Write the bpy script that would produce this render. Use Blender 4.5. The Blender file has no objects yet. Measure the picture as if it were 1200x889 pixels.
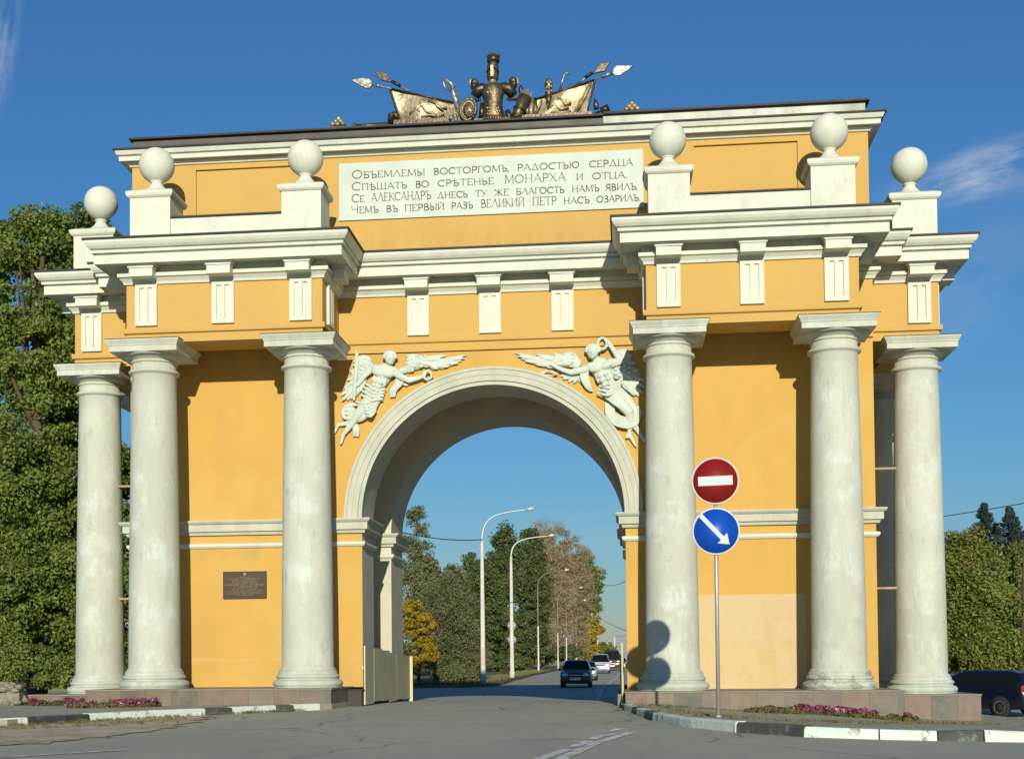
import bpy, bmesh, math, random
import numpy as np
from mathutils import Vector, Matrix, geometry, noise
random.seed(7); rng = np.random.default_rng(7)
S = bpy.context.scene
COL = S.collection
R = math.radians
PI = math.pi

# ------------------------------------------------------------------ camera
CX, CY, CZ = 3.4485, -35.8352, 1.4
FPX, YAW, PIT, ROL = 1627.4, -0.1099, 0.0318, -0.0087
PPX, PPY = 554.73, 723.75
_f = Vector((math.sin(YAW), math.cos(YAW), 0)); _r = Vector((math.cos(YAW), -math.sin(YAW), 0)); _z = Vector((0, 0, 1))
_F = _f*math.cos(PIT) + _z*math.sin(PIT); _U = -_f*math.sin(PIT) + _z*math.cos(PIT)
_R2 = _r*math.cos(ROL) + _U*math.sin(ROL); _U2 = -_r*math.sin(ROL) + _U*math.cos(ROL)
EYE = Vector((CX, CY, CZ))
cam = bpy.data.cameras.new('camera'); co = bpy.data.objects.new('camera', cam); COL.objects.link(co)
co.matrix_world = Matrix(((_R2.x, _U2.x, -_F.x, CX), (_R2.y, _U2.y, -_F.y, CY), (_R2.z, _U2.z, -_F.z, CZ), (0, 0, 0, 1)))
cam.sensor_fit = 'HORIZONTAL'; cam.sensor_width = 36.0
cam.lens = FPX/1200*36
cam.shift_x = (600-PPX)/1200; cam.shift_y = (PPY-444.5)/1200
cam.clip_end = 9000; cam.clip_start = 0.3
S.camera = co

def ray(u, v):
    a, b = u-PPX, v-PPY
    return _R2*(a/FPX) - _U2*(b/FPX) + _F
def on(u, v, ax, c):
    """survey helper: the point of the plane (axis ax = c) that the photograph shows at u, v"""
    d = ray(u, v); return EYE + d*((c-EYE[ax])/d[ax])

# ------------------------------------------------------------------ render, sun, sky
S.render.engine = 'CYCLES'
S.view_settings.view_transform = 'Standard'; S.view_settings.look = 'None'
S.view_settings.exposure = 0.0; S.view_settings.gamma = 1.0
S.render.resolution_x = 1024; S.render.resolution_y = 758
S.cycles.max_bounces = 6; S.cycles.transparent_max_bounces = 6
SUN_EL, SUN_AZ = 16.5, -6.5
ld = Vector((math.sin(R(SUN_AZ))*math.cos(R(SUN_EL)), math.cos(R(SUN_AZ))*math.cos(R(SUN_EL)), -math.sin(R(SUN_EL))))
sl = bpy.data.lights.new('sun', 'SUN'); sl.energy = 5.0; sl.angle = R(0.5); sl.color = (1.0, 0.93, 0.78)
so = bpy.data.objects.new('sun', sl); COL.objects.link(so)
so.rotation_euler = ld.to_track_quat('-Z', 'Y').to_euler(); so.location = (20, -60, 40)

W = bpy.data.worlds.new('World'); S.world = W; W.use_nodes = True
nt = W.node_tree; nt.nodes.clear(); N = nt.nodes; L = nt.links
sky = N.new('ShaderNodeTexSky'); sky.sky_type = 'NISHITA'; sky.sun_disc = False
sky.sun_elevation = R(SUN_EL); sky.sun_rotation = R(180+SUN_AZ); sky.altitude = 100; sky.air_density = 1.5; sky.dust_density = 0.0; sky.ozone_density = 10.0
bg = N.new('ShaderNodeBackground'); bg.inputs[1].default_value = 0.10
outw = N.new('ShaderNodeOutputWorld')
# thin cirrus, laid out by direction in the sky
tc = N.new('ShaderNodeTexCoord'); 
def wn(t, **k):
    n = N.new(t)
    for a, b in k.items(): setattr(n, a, b)
    return n
def cloud(direction, along, length, width, scale, seed, gain):
    """a soft streak of cloud around a sky direction"""
    d = Vector(direction).normalized(); a = Vector(along); a = (a - d*a.dot(d)).normalized(); b = d.cross(a)
    def dot(v):
        n = wn('ShaderNodeVectorMath', operation='DOT_PRODUCT'); L.new(tc.outputs['Generated'], n.inputs[0]); n.inputs[1].default_value = v; return n.outputs['Value']
    comb = wn('ShaderNodeCombineXYZ')
    for i, (v, s) in enumerate(((a, length), (b, width))):
        m = wn('ShaderNodeMath', operation='DIVIDE'); L.new(dot(v), m.inputs[0]); m.inputs[1].default_value = s; L.new(m.outputs[0], comb.inputs[i])
    ln = wn('ShaderNodeVectorMath', operation='LENGTH'); L.new(comb.outputs[0], ln.inputs[0])
    nz = wn('ShaderNodeTexNoise'); nz.inputs['Scale'].default_value = scale; nz.inputs['Detail'].default_value = 6; nz.inputs['Roughness'].default_value = .62
    mp = wn('ShaderNodeMapping'); L.new(comb.outputs[0], mp.inputs[0]); mp.inputs['Location'].default_value = (seed, seed*.7, 0)
    L.new(mp.outputs[0], nz.inputs['Vector'])
    fall = wn('ShaderNodeMapRange', interpolation_type='SMOOTHSTEP'); L.new(ln.outputs['Value'], fall.inputs[0]); fall.inputs[1].default_value = 1; fall.inputs[2].default_value = 0
    rm = wn('ShaderNodeMapRange'); L.new(nz.outputs[0], rm.inputs[0]); rm.inputs[1].default_value = .38; rm.inputs[2].default_value = .72
    mu = wn('ShaderNodeMath', operation='MULTIPLY'); L.new(fall.outputs[0], mu.inputs[0]); L.new(rm.outputs[0], mu.inputs[1])
    fr = wn('ShaderNodeMath', operation='GREATER_THAN'); L.new(dot(d), fr.inputs[0]); fr.inputs[1].default_value = 0
    m2 = wn('ShaderNodeMath', operation='MULTIPLY'); L.new(mu.outputs[0], m2.inputs[0]); L.new(fr.outputs[0], m2.inputs[1])
    m3 = wn('ShaderNodeMath', operation='MULTIPLY'); L.new(m2.outputs[0], m3.inputs[0]); m3.inputs[1].default_value = gain
    return m3.outputs[0]
cl = [cloud(ray(1165, 200), ray(1300, 165)-ray(1100, 215), .085, .026, 1.6, 3.1, .85),
      cloud(ray(5, 50), ray(15, 0)-ray(0, 110), .06, .012, 1.3, 9.4, .5),
      cloud(ray(1120, 330), ray(1300, 290)-ray(1000, 345), .13, .07, 1.2, 5.7, .16),
      cloud(ray(610, 640), ray(800, 620)-ray(400, 660), .2, .03, 1.4, 2.2, .14)]
s_ = cl[0]
for c in cl[1:]:
    m = wn('ShaderNodeMath', operation='ADD'); L.new(s_, m.inputs[0]); L.new(c, m.inputs[1]); s_ = m.outputs[0]
mx = wn('ShaderNodeMix', data_type='RGBA'); L.new(s_, mx.inputs[0]); L.new(sky.outputs[0], mx.inputs[6]); mx.inputs[7].default_value = (6.2, 6.6, 7.2, 1)
L.new(mx.outputs[2], bg.inputs[0]); L.new(bg.outputs[0], outw.inputs[0])

# ------------------------------------------------------------------ materials
def mat(name, c1, c2=None, scale=2.0, rough=.85, bump=.0, bscale=40, stretch=(1, 1, 1), c3=None, scale3=.6, amt3=.5, metal=0, spec=.3, lo=.35, hi=.65, extra=None, detail=5):
    m = bpy.data.materials.new(name); m.use_nodes = True; t = m.node_tree; n = t.nodes; l = t.links
    b = n['Principled BSDF']; b.inputs['Roughness'].default_value = rough; b.inputs['Metallic'].default_value = metal
    b.inputs['Specular IOR Level'].default_value = spec
    c2 = c2 or c1
    tc0 = n.new('ShaderNodeTexCoord'); oi = n.new('ShaderNodeObjectInfo'); va = n.new('ShaderNodeVectorMath'); va.operation = 'ADD'
    l.new(tc0.outputs['Object'], va.inputs[0]); l.new(oi.outputs['Location'], va.inputs[1])
    class tc: outputs = {'Object': va.outputs[0]}
    mp = n.new('ShaderNodeMapping'); mp.inputs['Scale'].default_value = stretch
    l.new(tc.outputs['Object'], mp.inputs[0])
    nz = n.new('ShaderNodeTexNoise'); nz.inputs['Scale'].default_value = scale; nz.inputs['Detail'].default_value = detail; nz.inputs['Roughness'].default_value = .6
    l.new(mp.outputs[0], nz.inputs['Vector'])
    r = n.new('ShaderNodeMapRange'); r.inputs[1].default_value = lo; r.inputs[2].default_value = hi; l.new(nz.outputs[0], r.inputs[0])
    mix = n.new('ShaderNodeMix'); mix.data_type = 'RGBA'; l.new(r.outputs[0], mix.inputs[0])
    mix.inputs[6].default_value = (*c1, 1); mix.inputs[7].default_value = (*c2, 1)
    out = mix.outputs[2]
    if c3:
        n3 = n.new('ShaderNodeTexNoise'); n3.inputs['Scale'].default_value = scale3; n3.inputs['Detail'].default_value = 8; n3.inputs['Roughness'].default_value = .65
        l.new(mp.outputs[0], n3.inputs['Vector'])
        r3 = n.new('ShaderNodeMapRange'); r3.inputs[1].default_value = .5; r3.inputs[2].default_value = .7; r3.inputs[4].default_value = amt3; l.new(n3.outputs[0], r3.inputs[0])
        mx = n.new('ShaderNodeMix'); mx.data_type = 'RGBA'; l.new(r3.outputs[0], mx.inputs[0]); l.new(out, mx.inputs[6]); mx.inputs[7].default_value = (*c3, 1)
        out = mx.outputs[2]
    if extra: out = extra(t, tc, out)
    l.new(out, b.inputs['Base Color'])
    if bump:
        nb = n.new('ShaderNodeTexNoise'); nb.inputs['Scale'].default_value = bscale; nb.inputs['Detail'].default_value = 4
        l.new(tc.outputs['Object'], nb.inputs['Vector'])
        bp = n.new('ShaderNodeBump'); bp.inputs['Strength'].default_value = bump; bp.inputs['Distance'].default_value = .03
        l.new(nb.outputs[0], bp.inputs['Height']); l.new(bp.outputs[0], b.inputs['Normal'])
    return m

def box_mask(t, tc, lo, hi, soft=.02):
    """1 inside an axis aligned box in object space"""
    n, l = t.nodes, t.links
    sp = n.new('ShaderNodeSeparateXYZ'); l.new(tc.outputs['Object'], sp.inputs[0]); cur = None
    for i in range(3):
        for v, s in ((lo[i], 1), (hi[i], -1)):
            if v is None: continue
            r = n.new('ShaderNodeMapRange'); l.new(sp.outputs[i], r.inputs[0]); r.inputs[1].default_value = v-soft*s; r.inputs[2].default_value = v+soft*s
            if cur is None: cur = r.outputs[0]
            else:
                m = n.new('ShaderNodeMath'); m.operation = 'MULTIPLY'; l.new(cur, m.inputs[0]); l.new(r.outputs[0], m.inputs[1]); cur = m.outputs[0]
    return cur
def mixc(t, fac, a, col):
    mx = t.nodes.new('ShaderNodeMix'); mx.data_type = 'RGBA'; t.links.new(fac, mx.inputs[0]); t.links.new(a, mx.inputs[6])
    if isinstance(col, tuple): mx.inputs[7].default_value = (*col, 1)
    else: t.links.new(col, mx.inputs[7])
    return mx.outputs[2]
def noise_fac(t, tc, scale, lo, hi, stretch=(1, 1, 1), amt=1., detail=6, off=(0, 0, 0)):
    n, l = t.nodes, t.links
    mp = n.new('ShaderNodeMapping'); mp.inputs['Scale'].default_value = stretch; mp.inputs['Location'].default_value = off; l.new(tc.outputs['Object'], mp.inputs[0])
    z = n.new('ShaderNodeTexNoise'); z.inputs['Scale'].default_value = scale; z.inputs['Detail'].default_value = detail; z.inputs['Roughness'].default_value = .65; l.new(mp.outputs[0], z.inputs['Vector'])
    r = n.new('ShaderNodeMapRange'); r.inputs[1].default_value = lo; r.inputs[2].default_value = hi; r.inputs[4].default_value = amt; l.new(z.outputs[0], r.inputs[0])
    return r.outputs[0]
def mulf(t, a, b):
    m = t.nodes.new('ShaderNodeMath'); m.operation = 'MULTIPLY'; t.links.new(a, m.inputs[0]); t.links.new(b, m.inputs[1]); return m.outputs[0]

YEL = (.54, .332, .078)
def wall_extra(t, tc, out):
    # repainted pinkish patch of render on the right, grimy streaks and faint repairs
    patch = box_mask(t, tc, (4.62, None, None), (7.98, .5, 3.07), .012)
    pn = noise_fac(t, tc, 1.3, .3, .7, amt=.25)
    out = mixc(t, patch, out, (.535, .415, .23))
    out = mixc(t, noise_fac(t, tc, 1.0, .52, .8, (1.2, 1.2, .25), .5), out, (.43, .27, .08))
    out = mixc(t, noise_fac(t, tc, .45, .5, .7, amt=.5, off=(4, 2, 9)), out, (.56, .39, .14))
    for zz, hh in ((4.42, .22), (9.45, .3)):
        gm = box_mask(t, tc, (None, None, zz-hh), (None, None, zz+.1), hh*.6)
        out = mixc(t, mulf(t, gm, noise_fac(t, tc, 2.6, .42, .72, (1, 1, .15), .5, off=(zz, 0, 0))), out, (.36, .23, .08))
    ln = box_mask(t, tc, (None, None, 1.50), (None, None, 1.56), .025)
    out = mixc(t, mulf(t, ln, noise_fac(t, tc, 1.1, .4, .6, amt=.6)), out, (.58, .43, .19))
    low = box_mask(t, tc, (None, None, None), (None, None, 2.2), .9)
    out = mixc(t, mulf(t, low, noise_fac(t, tc, 2.2, .5, .72, amt=.6)), out, (.44, .31, .13))
    out = mixc(t, noise_fac(t, tc, 14, .66, .72, (1, 1, 2), .5, off=(1, 7, 3)), out, (.46, .30, .11))
    return out
M = {}
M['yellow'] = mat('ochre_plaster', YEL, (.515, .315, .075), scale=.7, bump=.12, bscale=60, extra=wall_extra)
def attic_extra(t, tc, out):
    st = mulf(t, box_mask(t, tc, (-4.2, None, 12.0), (4.2, .3, 12.75), .25), noise_fac(t, tc, 2.4, .4, .7, (1.5, 1, .12), .55))
    out = mixc(t, st, out, (.30, .21, .09))
    out = mixc(t, noise_fac(t, tc, 1.2, .5, .8, (1.3, 1, .3), .28), out, (.43, .29, .11))
    return out
M['yellow2'] = mat('ochre_plaster_upper', (.53, .338, .095), (.505, .32, .09), scale=.9, bump=.12, bscale=60, extra=attic_extra)
def grime(t, tc, out):
    out = mixc(t, noise_fac(t, tc, 2.0, .52, .75, (1, 1, .35), .45), out, (.38, .41, .33))
    out = mixc(t, noise_fac(t, tc, 9, .6, .72, (1, 1, .5), .4, off=(3, 3, 3)), out, (.28, .30, .25))
    return out
M['white'] = mat('white_limewash', (.62, .64, .535), (.56, .58, .485), scale=1.6, bump=.15, bscale=45, extra=grime)
M['white2'] = mat('grey_white_plaster', (.56, .53, .42), (.49, .46, .36), scale=1.2, bump=.12, bscale=45)
def colgrime(t, tc, out):
    out = mixc(t, noise_fac(t, tc, .9, .46, .62, (1, 1, .55), .55, off=(2, 5, 1)), out, (.40, .435, .355))
    out = mixc(t, noise_fac(t, tc, 1.6, .52, .66, (1, 1, .8), .8, off=(9, 1, 4)), out, (.56, .62, .56))
    out = mixc(t, noise_fac(t, tc, 5, .58, .68, (1, 1, .3), .5, off=(3, 1, 7)), out, (.31, .35, .29))
    lo_ = box_mask(t, tc, (None, None, None), (None, None, 2.4), .9)
    out = mixc(t, mulf(t, lo_, noise_fac(t, tc, 3.5, .42, .66, (1, 1, .6), .6, off=(4, 0, 2))), out, (.38, .38, .30))
    out = mixc(t, noise_fac(t, tc, 4.2, .54, .7, (1, 1, .07), .5, off=(1, 9, 2)), out, (.40, .405, .32))
    jn = box_mask(t, tc, (10, None, 4.62), (None, 3, 4.65), .012)
    out = mixc(t, mulf(t, jn, noise_fac(t, tc, 1.1, .45, .6, amt=.6)), out, (.28, .28, .22))
    wv = t.nodes.new('ShaderNodeTexVoronoi'); wv.feature = 'DISTANCE_TO_EDGE'; wv.inputs['Scale'].default_value = .55
    mp = t.nodes.new('ShaderNodeMapping'); nz = t.nodes.new('ShaderNodeTexNoise'); nz.inputs['Scale'].default_value = 2.5
    t.links.new(tc.outputs['Object'], nz.inputs['Vector'])
    ad = t.nodes.new('ShaderNodeVectorMath'); ad.operation = 'MULTIPLY_ADD'; t.links.new(nz.outputs[1], ad.inputs[0]); ad.inputs[1].default_value = (.8, .8, .8); t.links.new(tc.outputs['Object'], ad.inputs[2])
    t.links.new(ad.outputs[0], wv.inputs['Vector'])
    r = t.nodes.new('ShaderNodeMapRange'); t.links.new(wv.outputs[0], r.inputs[0]); r.inputs[1].default_value = .012; r.inputs[2].default_value = .0; r.inputs[4].default_value = .38
    out = mixc(t, mulf(t, r.outputs[0], noise_fac(t, tc, .7, .54, .6, off=(5, 5, 5))), out, (.25, .25, .2))
    return out
M['column'] = mat('weathered_column_plaster', (.525, .54, .45), (.46, .475, .395), scale=.8, bump=.25, bscale=18, extra=colgrime, stretch=(1, 1, .5))
def chipped(t, tc, out):
    out = colgrime(t, tc, out)
    return mixc(t, noise_fac(t, tc, 2.3, .5, .54, (1, 1, 1.6), .85, off=(0, 0, 5)), out, (.29, .28, .21))
M['base'] = mat('column_base_plaster', (.47, .53, .45), (.43, .48, .40), scale=1.5, bump=.3, bscale=15, extra=colgrime)
M['base_chip'] = mat('chipped_base_plaster', (.46, .52, .44), (.41, .46, .38), scale=1.5, bump=.6, bscale=9, extra=chipped)
M['archgrey'] = mat('greyish_moulding_plaster', (.49, .50, .405), (.41, .42, .335), scale=2.2, bump=.2, bscale=30, extra=grime, stretch=(1, 1, .5))
M['relief'] = mat('relief_plaster', (.54, .60, .52), (.47, .53, .45), scale=3, bump=.3, bscale=22)
M['panel'] = mat('inscription_stone', (.54, .61, .54), (.49, .555, .485), scale=1.2, bump=.05, extra=lambda t, tc, o: mixc(t, noise_fac(t, tc, 2.5, .5, .8, (1, 1, .2), .25), o, (.38, .42, .34)))
M['letters'] = mat('dark_incised_letters', (.16, .15, .10), rough=.9)
M['flash'] = mat('dark_flashing', (.018, .016, .014), (.035, .03, .027), rough=.6)
M['roofdark'] = mat('roof_sheet_dark', (.075, .07, .058), (.11, .10, .085), scale=1.2, rough=.6, metal=.2)
M['rooflight'] = mat('roof_sheet_pale', (.36, .375, .33), (.18, .185, .155), scale=.9, rough=.5, metal=.2, stretch=(1, 1, .3))
def granite(t, tc, out):
    n, l = t.nodes, t.links
    sp = n.new('ShaderNodeSeparateXYZ'); l.new(tc.outputs['Object'], sp.inputs[0])
    ad = n.new('ShaderNodeMath'); ad.operation = 'ADD'; l.new(sp.outputs[0], ad.inputs[0]); l.new(sp.outputs[1], ad.inputs[1])
    mu = n.new('ShaderNodeMath'); mu.operation = 'MULTIPLY'; l.new(ad.outputs[0], mu.inputs[0]); mu.inputs[1].default_value = 1.55
    fl = n.new('ShaderNodeMath'); fl.operation = 'FLOOR'; l.new(mu.outputs[0], fl.inputs[0])
    wn_ = n.new('ShaderNodeTexWhiteNoise'); wn_.noise_dimensions = '1D'; l.new(fl.outputs[0], wn_.inputs['W'])
    rp = n.new('ShaderNodeValToRGB'); l.new(wn_.outputs[0], rp.inputs[0]); rp.color_ramp.interpolation = 'CONSTANT'
    cs = [(0, (.155, .11, .08)), (.2, (.10, .10, .08)), (.38, (.17, .115, .085)), (.55, (.13, .11, .085)), (.7, (.085, .088, .07)), (.84, (.165, .135, .10))]
    e = rp.color_ramp.elements; e[0].position = 0; e[0].color = (*cs[0][1], 1); e[1].position = cs[1][0]; e[1].color = (*cs[1][1], 1)
    for p_, c_ in cs[2:]:
        k = e.new(p_); k.color = (*c_, 1)
    fr = n.new('ShaderNodeMath'); fr.operation = 'FRACT'; l.new(mu.outputs[0], fr.inputs[0])
    cmp_ = n.new('ShaderNodeMath'); cmp_.operation = 'LESS_THAN'; l.new(fr.outputs[0], cmp_.inputs[0]); cmp_.inputs[1].default_value = .02
    out = mixc(t, noise_fac(t, tc, 3, .35, .7, amt=.6), rp.outputs[0], (.235, .195, .145))
    out = mixc(t, cmp_.outputs[0], out, (.09, .08, .07))
    return out
M['granite'] = mat('granite_cladding', (.3, .22, .17), rough=.55, extra=granite, bump=.05)
M['cap'] = mat('plinth_top_slab', (.24, .21, .165), (.19, .165, .13), rough=.7)
M['blackstone'] = mat('black_board', (.03, .03, .027), (.045, .043, .038), rough=.6, bump=.1)
def asph(t, tc, out):
    out = mixc(t, noise_fac(t, tc, .22, .45, .62, (1, .6, 1), .55, off=(3, 1, 0)), out, (.28, .285, .225))
    out = mixc(t, noise_fac(t, tc, .8, .55, .62, (1.0, .18, 1), .35, off=(8, 1, 0)), out, (.42, .40, .30))
    out = mixc(t, noise_fac(t, tc, 38, .55, .75, amt=.5, off=(2, 2, 0)), out, (.46, .45, .38))
    out = mixc(t, noise_fac(t, tc, 30, .58, .75, amt=.5, off=(7, 3, 0)), out, (.16, .16, .14))
    out = mixc(t, noise_fac(t, tc, .5, .5, .6, (1.6, .12, 1), .35, off=(1, 5, 0)), out, (.28, .275, .22))
    # sealed and open cracks
    n, l = t.nodes, t.links
    nz = n.new('ShaderNodeTexNoise'); nz.inputs['Scale'].default_value = .5; nz.inputs['Detail'].default_value = 6; l.new(tc.outputs['Object'], nz.inputs['Vector'])
    ad = n.new('ShaderNodeVectorMath'); ad.operation = 'MULTIPLY_ADD'; l.new(nz.outputs[1], ad.inputs[0]); ad.inputs[1].default_value = (2.2, 2.2, 0); l.new(tc.outputs['Object'], ad.inputs[2])
    v = n.new('ShaderNodeTexVoronoi'); v.feature = 'DISTANCE_TO_EDGE'; v.inputs['Scale'].default_value = .13; l.new(ad.outputs[0], v.inputs['Vector'])
    r = n.new('ShaderNodeMapRange'); l.new(v.outputs[0], r.inputs[0]); r.inputs[1].default_value = .006; r.inputs[2].default_value = .001; r.inputs[4].default_value = .65
    out = mixc(t, r.outputs[0], out, (.07, .07, .06))
    return out
M['asphalt'] = mat('asphalt', (.36, .36, .275), (.39, .385, .29), scale=3, rough=.82, bump=.4, bscale=70, extra=asph, spec=.35)
def walkx(t, tc, out):
    out = mixc(t, noise_fac(t, tc, .7, .5, .6, amt=.75, off=(2, 8, 0)), out, (.27, .235, .155))
    out = mixc(t, noise_fac(t, tc, 1.5, .58, .66, amt=.7, off=(5, 1, 0)), out, (.15, .165, .07))
    return out
M['walk'] = mat('worn_pavement', (.36, .35, .28), (.30, .295, .235), scale=4, bump=.4, bscale=40, extra=walkx)
def dirtx(t, tc, out):
    out = mixc(t, noise_fac(t, tc, .9, .48, .6, (1, 1, 1), .8, off=(2, 8, 0)), out, (.27, .23, .11))
    return mixc(t, noise_fac(t, tc, 2.6, .55, .65, (1, 1, 1), .7, off=(7, 8, 0)), out, (.60, .57, .46))
M['dirt'] = mat('dry_dirt_and_grass', (.50, .44, .31), (.40, .34, .23), scale=2.2, bump=.8, bscale=14, extra=dirtx)
M['grassy'] = mat('autumn_verge_grass', (.10, .105, .03), (.19, .15, .06), scale=.7, bump=.8, bscale=10)
M['kerbwhite'] = mat('kerb_white_paint', (.62, .68, .60), (.54, .6, .53), scale=4, bump=.4, bscale=12, extra=lambda t, tc, o: mixc(t, mulf(t, noise_fac(t, tc, 3.2, .56, .60, amt=.85), noise_fac(t, tc, .9, .42, .5, off=(3, 0, 1))), o, (.17, .17, .15)))
M['kerbblack'] = mat('kerb_black_paint', (.055, .06, .06), (.085, .09, .085), scale=4, bump=.4, bscale=12, extra=lambda t, tc, o: mixc(t, noise_fac(t, tc, 4, .56, .64, amt=.6), o, (.22, .21, .18)))
def worn(c):
    def f(t, tc, o): return mixc(t, noise_fac(t, tc, 6, .47, .55, amt=.75, detail=8), o, (.21, .22, .19))
    return f
M['marking'] = mat('worn_road_paint', (.72, .74, .68), (.62, .64, .58), scale=3, extra=worn(0))
M['hoard'] = mat('weathered_green_boards', (.47, .44, .27), (.54, .50, .31), scale=1.2, bump=.2, bscale=20, c3=(.30, .38, .31), scale3=1.3, amt3=.7)
M['hoardedge'] = mat('board_edge', (.55, .50, .28), rough=.8)
M['bronze'] = mat('gilded_bronze', (.20, .155, .085), (.09, .072, .045), scale=5, rough=.42, metal=.75, bump=.5, bscale=14)
M['gold'] = mat('bright_gilding', (.46, .40, .235), (.24, .195, .11), scale=3.5, rough=.42, metal=.45, bump=.7, bscale=9, c3=(.10, .08, .05), scale3=2.2, amt3=.7)
M['bronzedark'] = mat('dark_bronze', (.045, .037, .028), (.09, .07, .048), scale=5, rough=.4, metal=.7, bump=.4, bscale=14)
M['silverb'] = mat('pale_metal', (.36, .355, .32), (.12, .11, .085), scale=11, lo=.42, hi=.56, rough=.4, metal=.4)
M['steel'] = mat('galvanised_pole', (.42, .43, .41), (.36, .37, .35), scale=4, rough=.5, metal=.4)
M['signred'] = mat('sign_red', (.20, .010, .009), rough=.45)
M['signblue'] = mat('sign_blue', (.004, .065, .40), (.004, .06, .36), rough=.4)
M['signwhite'] = mat('sign_white', (.42, .485, .47), rough=.45)
M['signrim'] = mat('sign_rim', (.56, .50, .46), rough=.45)
M['plaque'] = mat('brown_memorial_metal', (.060, .042, .026), (.05, .036, .022), rough=.5, metal=.2)
M['plaquetxt'] = mat('raised_tan_letters', (.26, .215, .14), rough=.5)
M['lampwhite'] = mat('lamp_post_whitewash', (.62, .60, .54), (.52, .50, .44), scale=1.5, c3=(.42, .25, .12), scale3=1.1, amt3=.55)
M['lampgrey'] = mat('lamp_arm_metal', (.55, .56, .55), rough=.5, metal=.3)
M['dimsteel'] = mat('dull_lamp_steel', (.26, .25, .22), (.20, .19, .17), rough=.6)
M['wire'] = mat('black_cable', (.03, .03, .03))
M['carblue'] = mat('dark_blue_car_paint', (.003, .005, .017), rough=.22, spec=.6)
M['cargrey'] = mat('dark_brown_grey_paint', (.060, .047, .033), rough=.25, spec=.6)
M['carwhite'] = mat('white_car_paint', (.66, .66, .64), rough=.3, spec=.5)
M['carsilver'] = mat('silver_car_paint', (.42, .43, .44), rough=.3, metal=.4)
M['glass'] = mat('dark_car_glass', (.006, .008, .009), rough=.12, spec=.35)
M['tyre'] = mat('rubber', (.02, .02, .02), rough=.9)
M['rim'] = mat('alloy_rim', (.58, .58, .56), rough=.3, metal=.6)
M['headlight'] = mat('headlight_glass', (.75, .76, .74), rough=.15, spec=.8)
M['taillight'] = mat('tail_light_glass', (.5, .02, .015), rough=.2, spec=.7)
M['plateM'] = mat('number_plate_white', (.75, .75, .72), rough=.4)
M['chrome'] = mat('chrome', (.7, .7, .7), rough=.15, metal=1)
M['bark'] = mat('bark', (.10, .075, .05), (.065, .05, .035), scale=8, bump=.8, bscale=12, stretch=(1, 1, .25))
M['barkpale'] = mat('pale_bark', (.24, .20, .15), (.13, .11, .08), scale=8, bump=.5, bscale=12, stretch=(1, 1, .25))
M['rubble'] = mat('stone_rubble', (.27, .25, .19), (.17, .16, .12), scale=6, bump=.8, bscale=9)
M['tower'] = mat('haze_tinted_panel_block', (.24, .27, .28), (.21, .24, .25))  # bluish grey imitates distance haze, put into the wall colour
M['wood'] = mat('bare_wood', (.42, .33, .22), (.34, .26, .17))
M['windowfar'] = mat('far_window_glass', (.10, .13, .16), rough=.3)
M['brownhouse'] = mat('brown_house_wall', (.20, .15, .10), (.15, .11, .08))

def leafmat(name, a, b, c, trans=.35, rough=.6):
    m = bpy.data.materials.new(name); m.use_nodes = True; t = m.node_tree; n = t.nodes; l = t.links; n.clear()
    g = n.new('ShaderNodeNewGeometry'); rp = n.new('ShaderNodeValToRGB'); l.new(g.outputs['Random Per Island'], rp.inputs[0])
    e = rp.color_ramp.elements; e[0].color = (*a, 1); e[1].color = (*c, 1); e[1].position = 1; k = e.new(.55); k.color = (*b, 1)
    tc = n.new('ShaderNodeTexCoord'); z = n.new('ShaderNodeTexNoise'); z.inputs['Scale'].default_value = .45; l.new(tc.outputs['Object'], z.inputs['Vector'])
    r = n.new('ShaderNodeMapRange'); l.new(z.outputs[0], r.inputs[0]); r.inputs[1].default_value = .4; r.inputs[2].default_value = .65
    mx = n.new('ShaderNodeMix'); mx.data_type = 'RGBA'; l.new(r.outputs[0], mx.inputs[0]); l.new(rp.outputs[0], mx.inputs[6]); mx.inputs[7].default_value = (*[x*.6+y*.4 for x, y in zip(b, c)], 1)
    d = n.new('ShaderNodeBsdfPrincipled'); d.inputs['Roughness'].default_value = rough; d.inputs['Specular IOR Level'].default_value = .25; l.new(mx.outputs[2], d.inputs['Base Color'])
    tr = n.new('ShaderNodeBsdfTranslucent'); l.new(mx.outputs[2], tr.inputs[0])
    ms = n.new('ShaderNodeMixShader'); ms.inputs[0].default_value = trans; l.new(d.outputs[0], ms.inputs[1]); l.new(tr.outputs[0], ms.inputs[2])
    o = n.new('ShaderNodeOutputMaterial'); l.new(ms.outputs[0], o.inputs[0]); return m
LM = dict(
    green=leafmat('green_leaves', (.035, .068, .012), (.12, .185, .034), (.31, .36, .085)),
    dark=leafmat('dark_green_leaves', (.045, .075, .022), (.095, .14, .04), (.19, .22, .07)),
    yellow=leafmat('autumn_yellow_leaves', (.09, .12, .02), (.36, .28, .025), (.55, .36, .03)),
    greyg=leafmat('grey_green_leaves', (.09, .11, .045), (.17, .185, .08), (.28, .28, .12)),
    brown=leafmat('brown_autumn_leaves', (.20, .165, .085), (.36, .28, .15), (.48, .38, .22)),
    olive=leafmat('olive_leaves', (.05, .08, .02), (.15, .19, .04), (.36, .35, .08)),
    blueg=leafmat('blue_spruce_needles', (.02, .04, .035), (.045, .075, .065), (.08, .11, .10)),
    petunia=leafmat('petunia_petals', (.10, .012, .04), (.20, .03, .085), (.34, .13, .19), .2),
    whitefl=leafmat('white_petals', (.6, .6, .55), (.65, .65, .6), (.7, .68, .62), .2),
    flowerleaf=leafmat('flower_leaves', (.06, .08, .02), (.12, .12, .04), (.20, .16, .07), .2))

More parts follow.
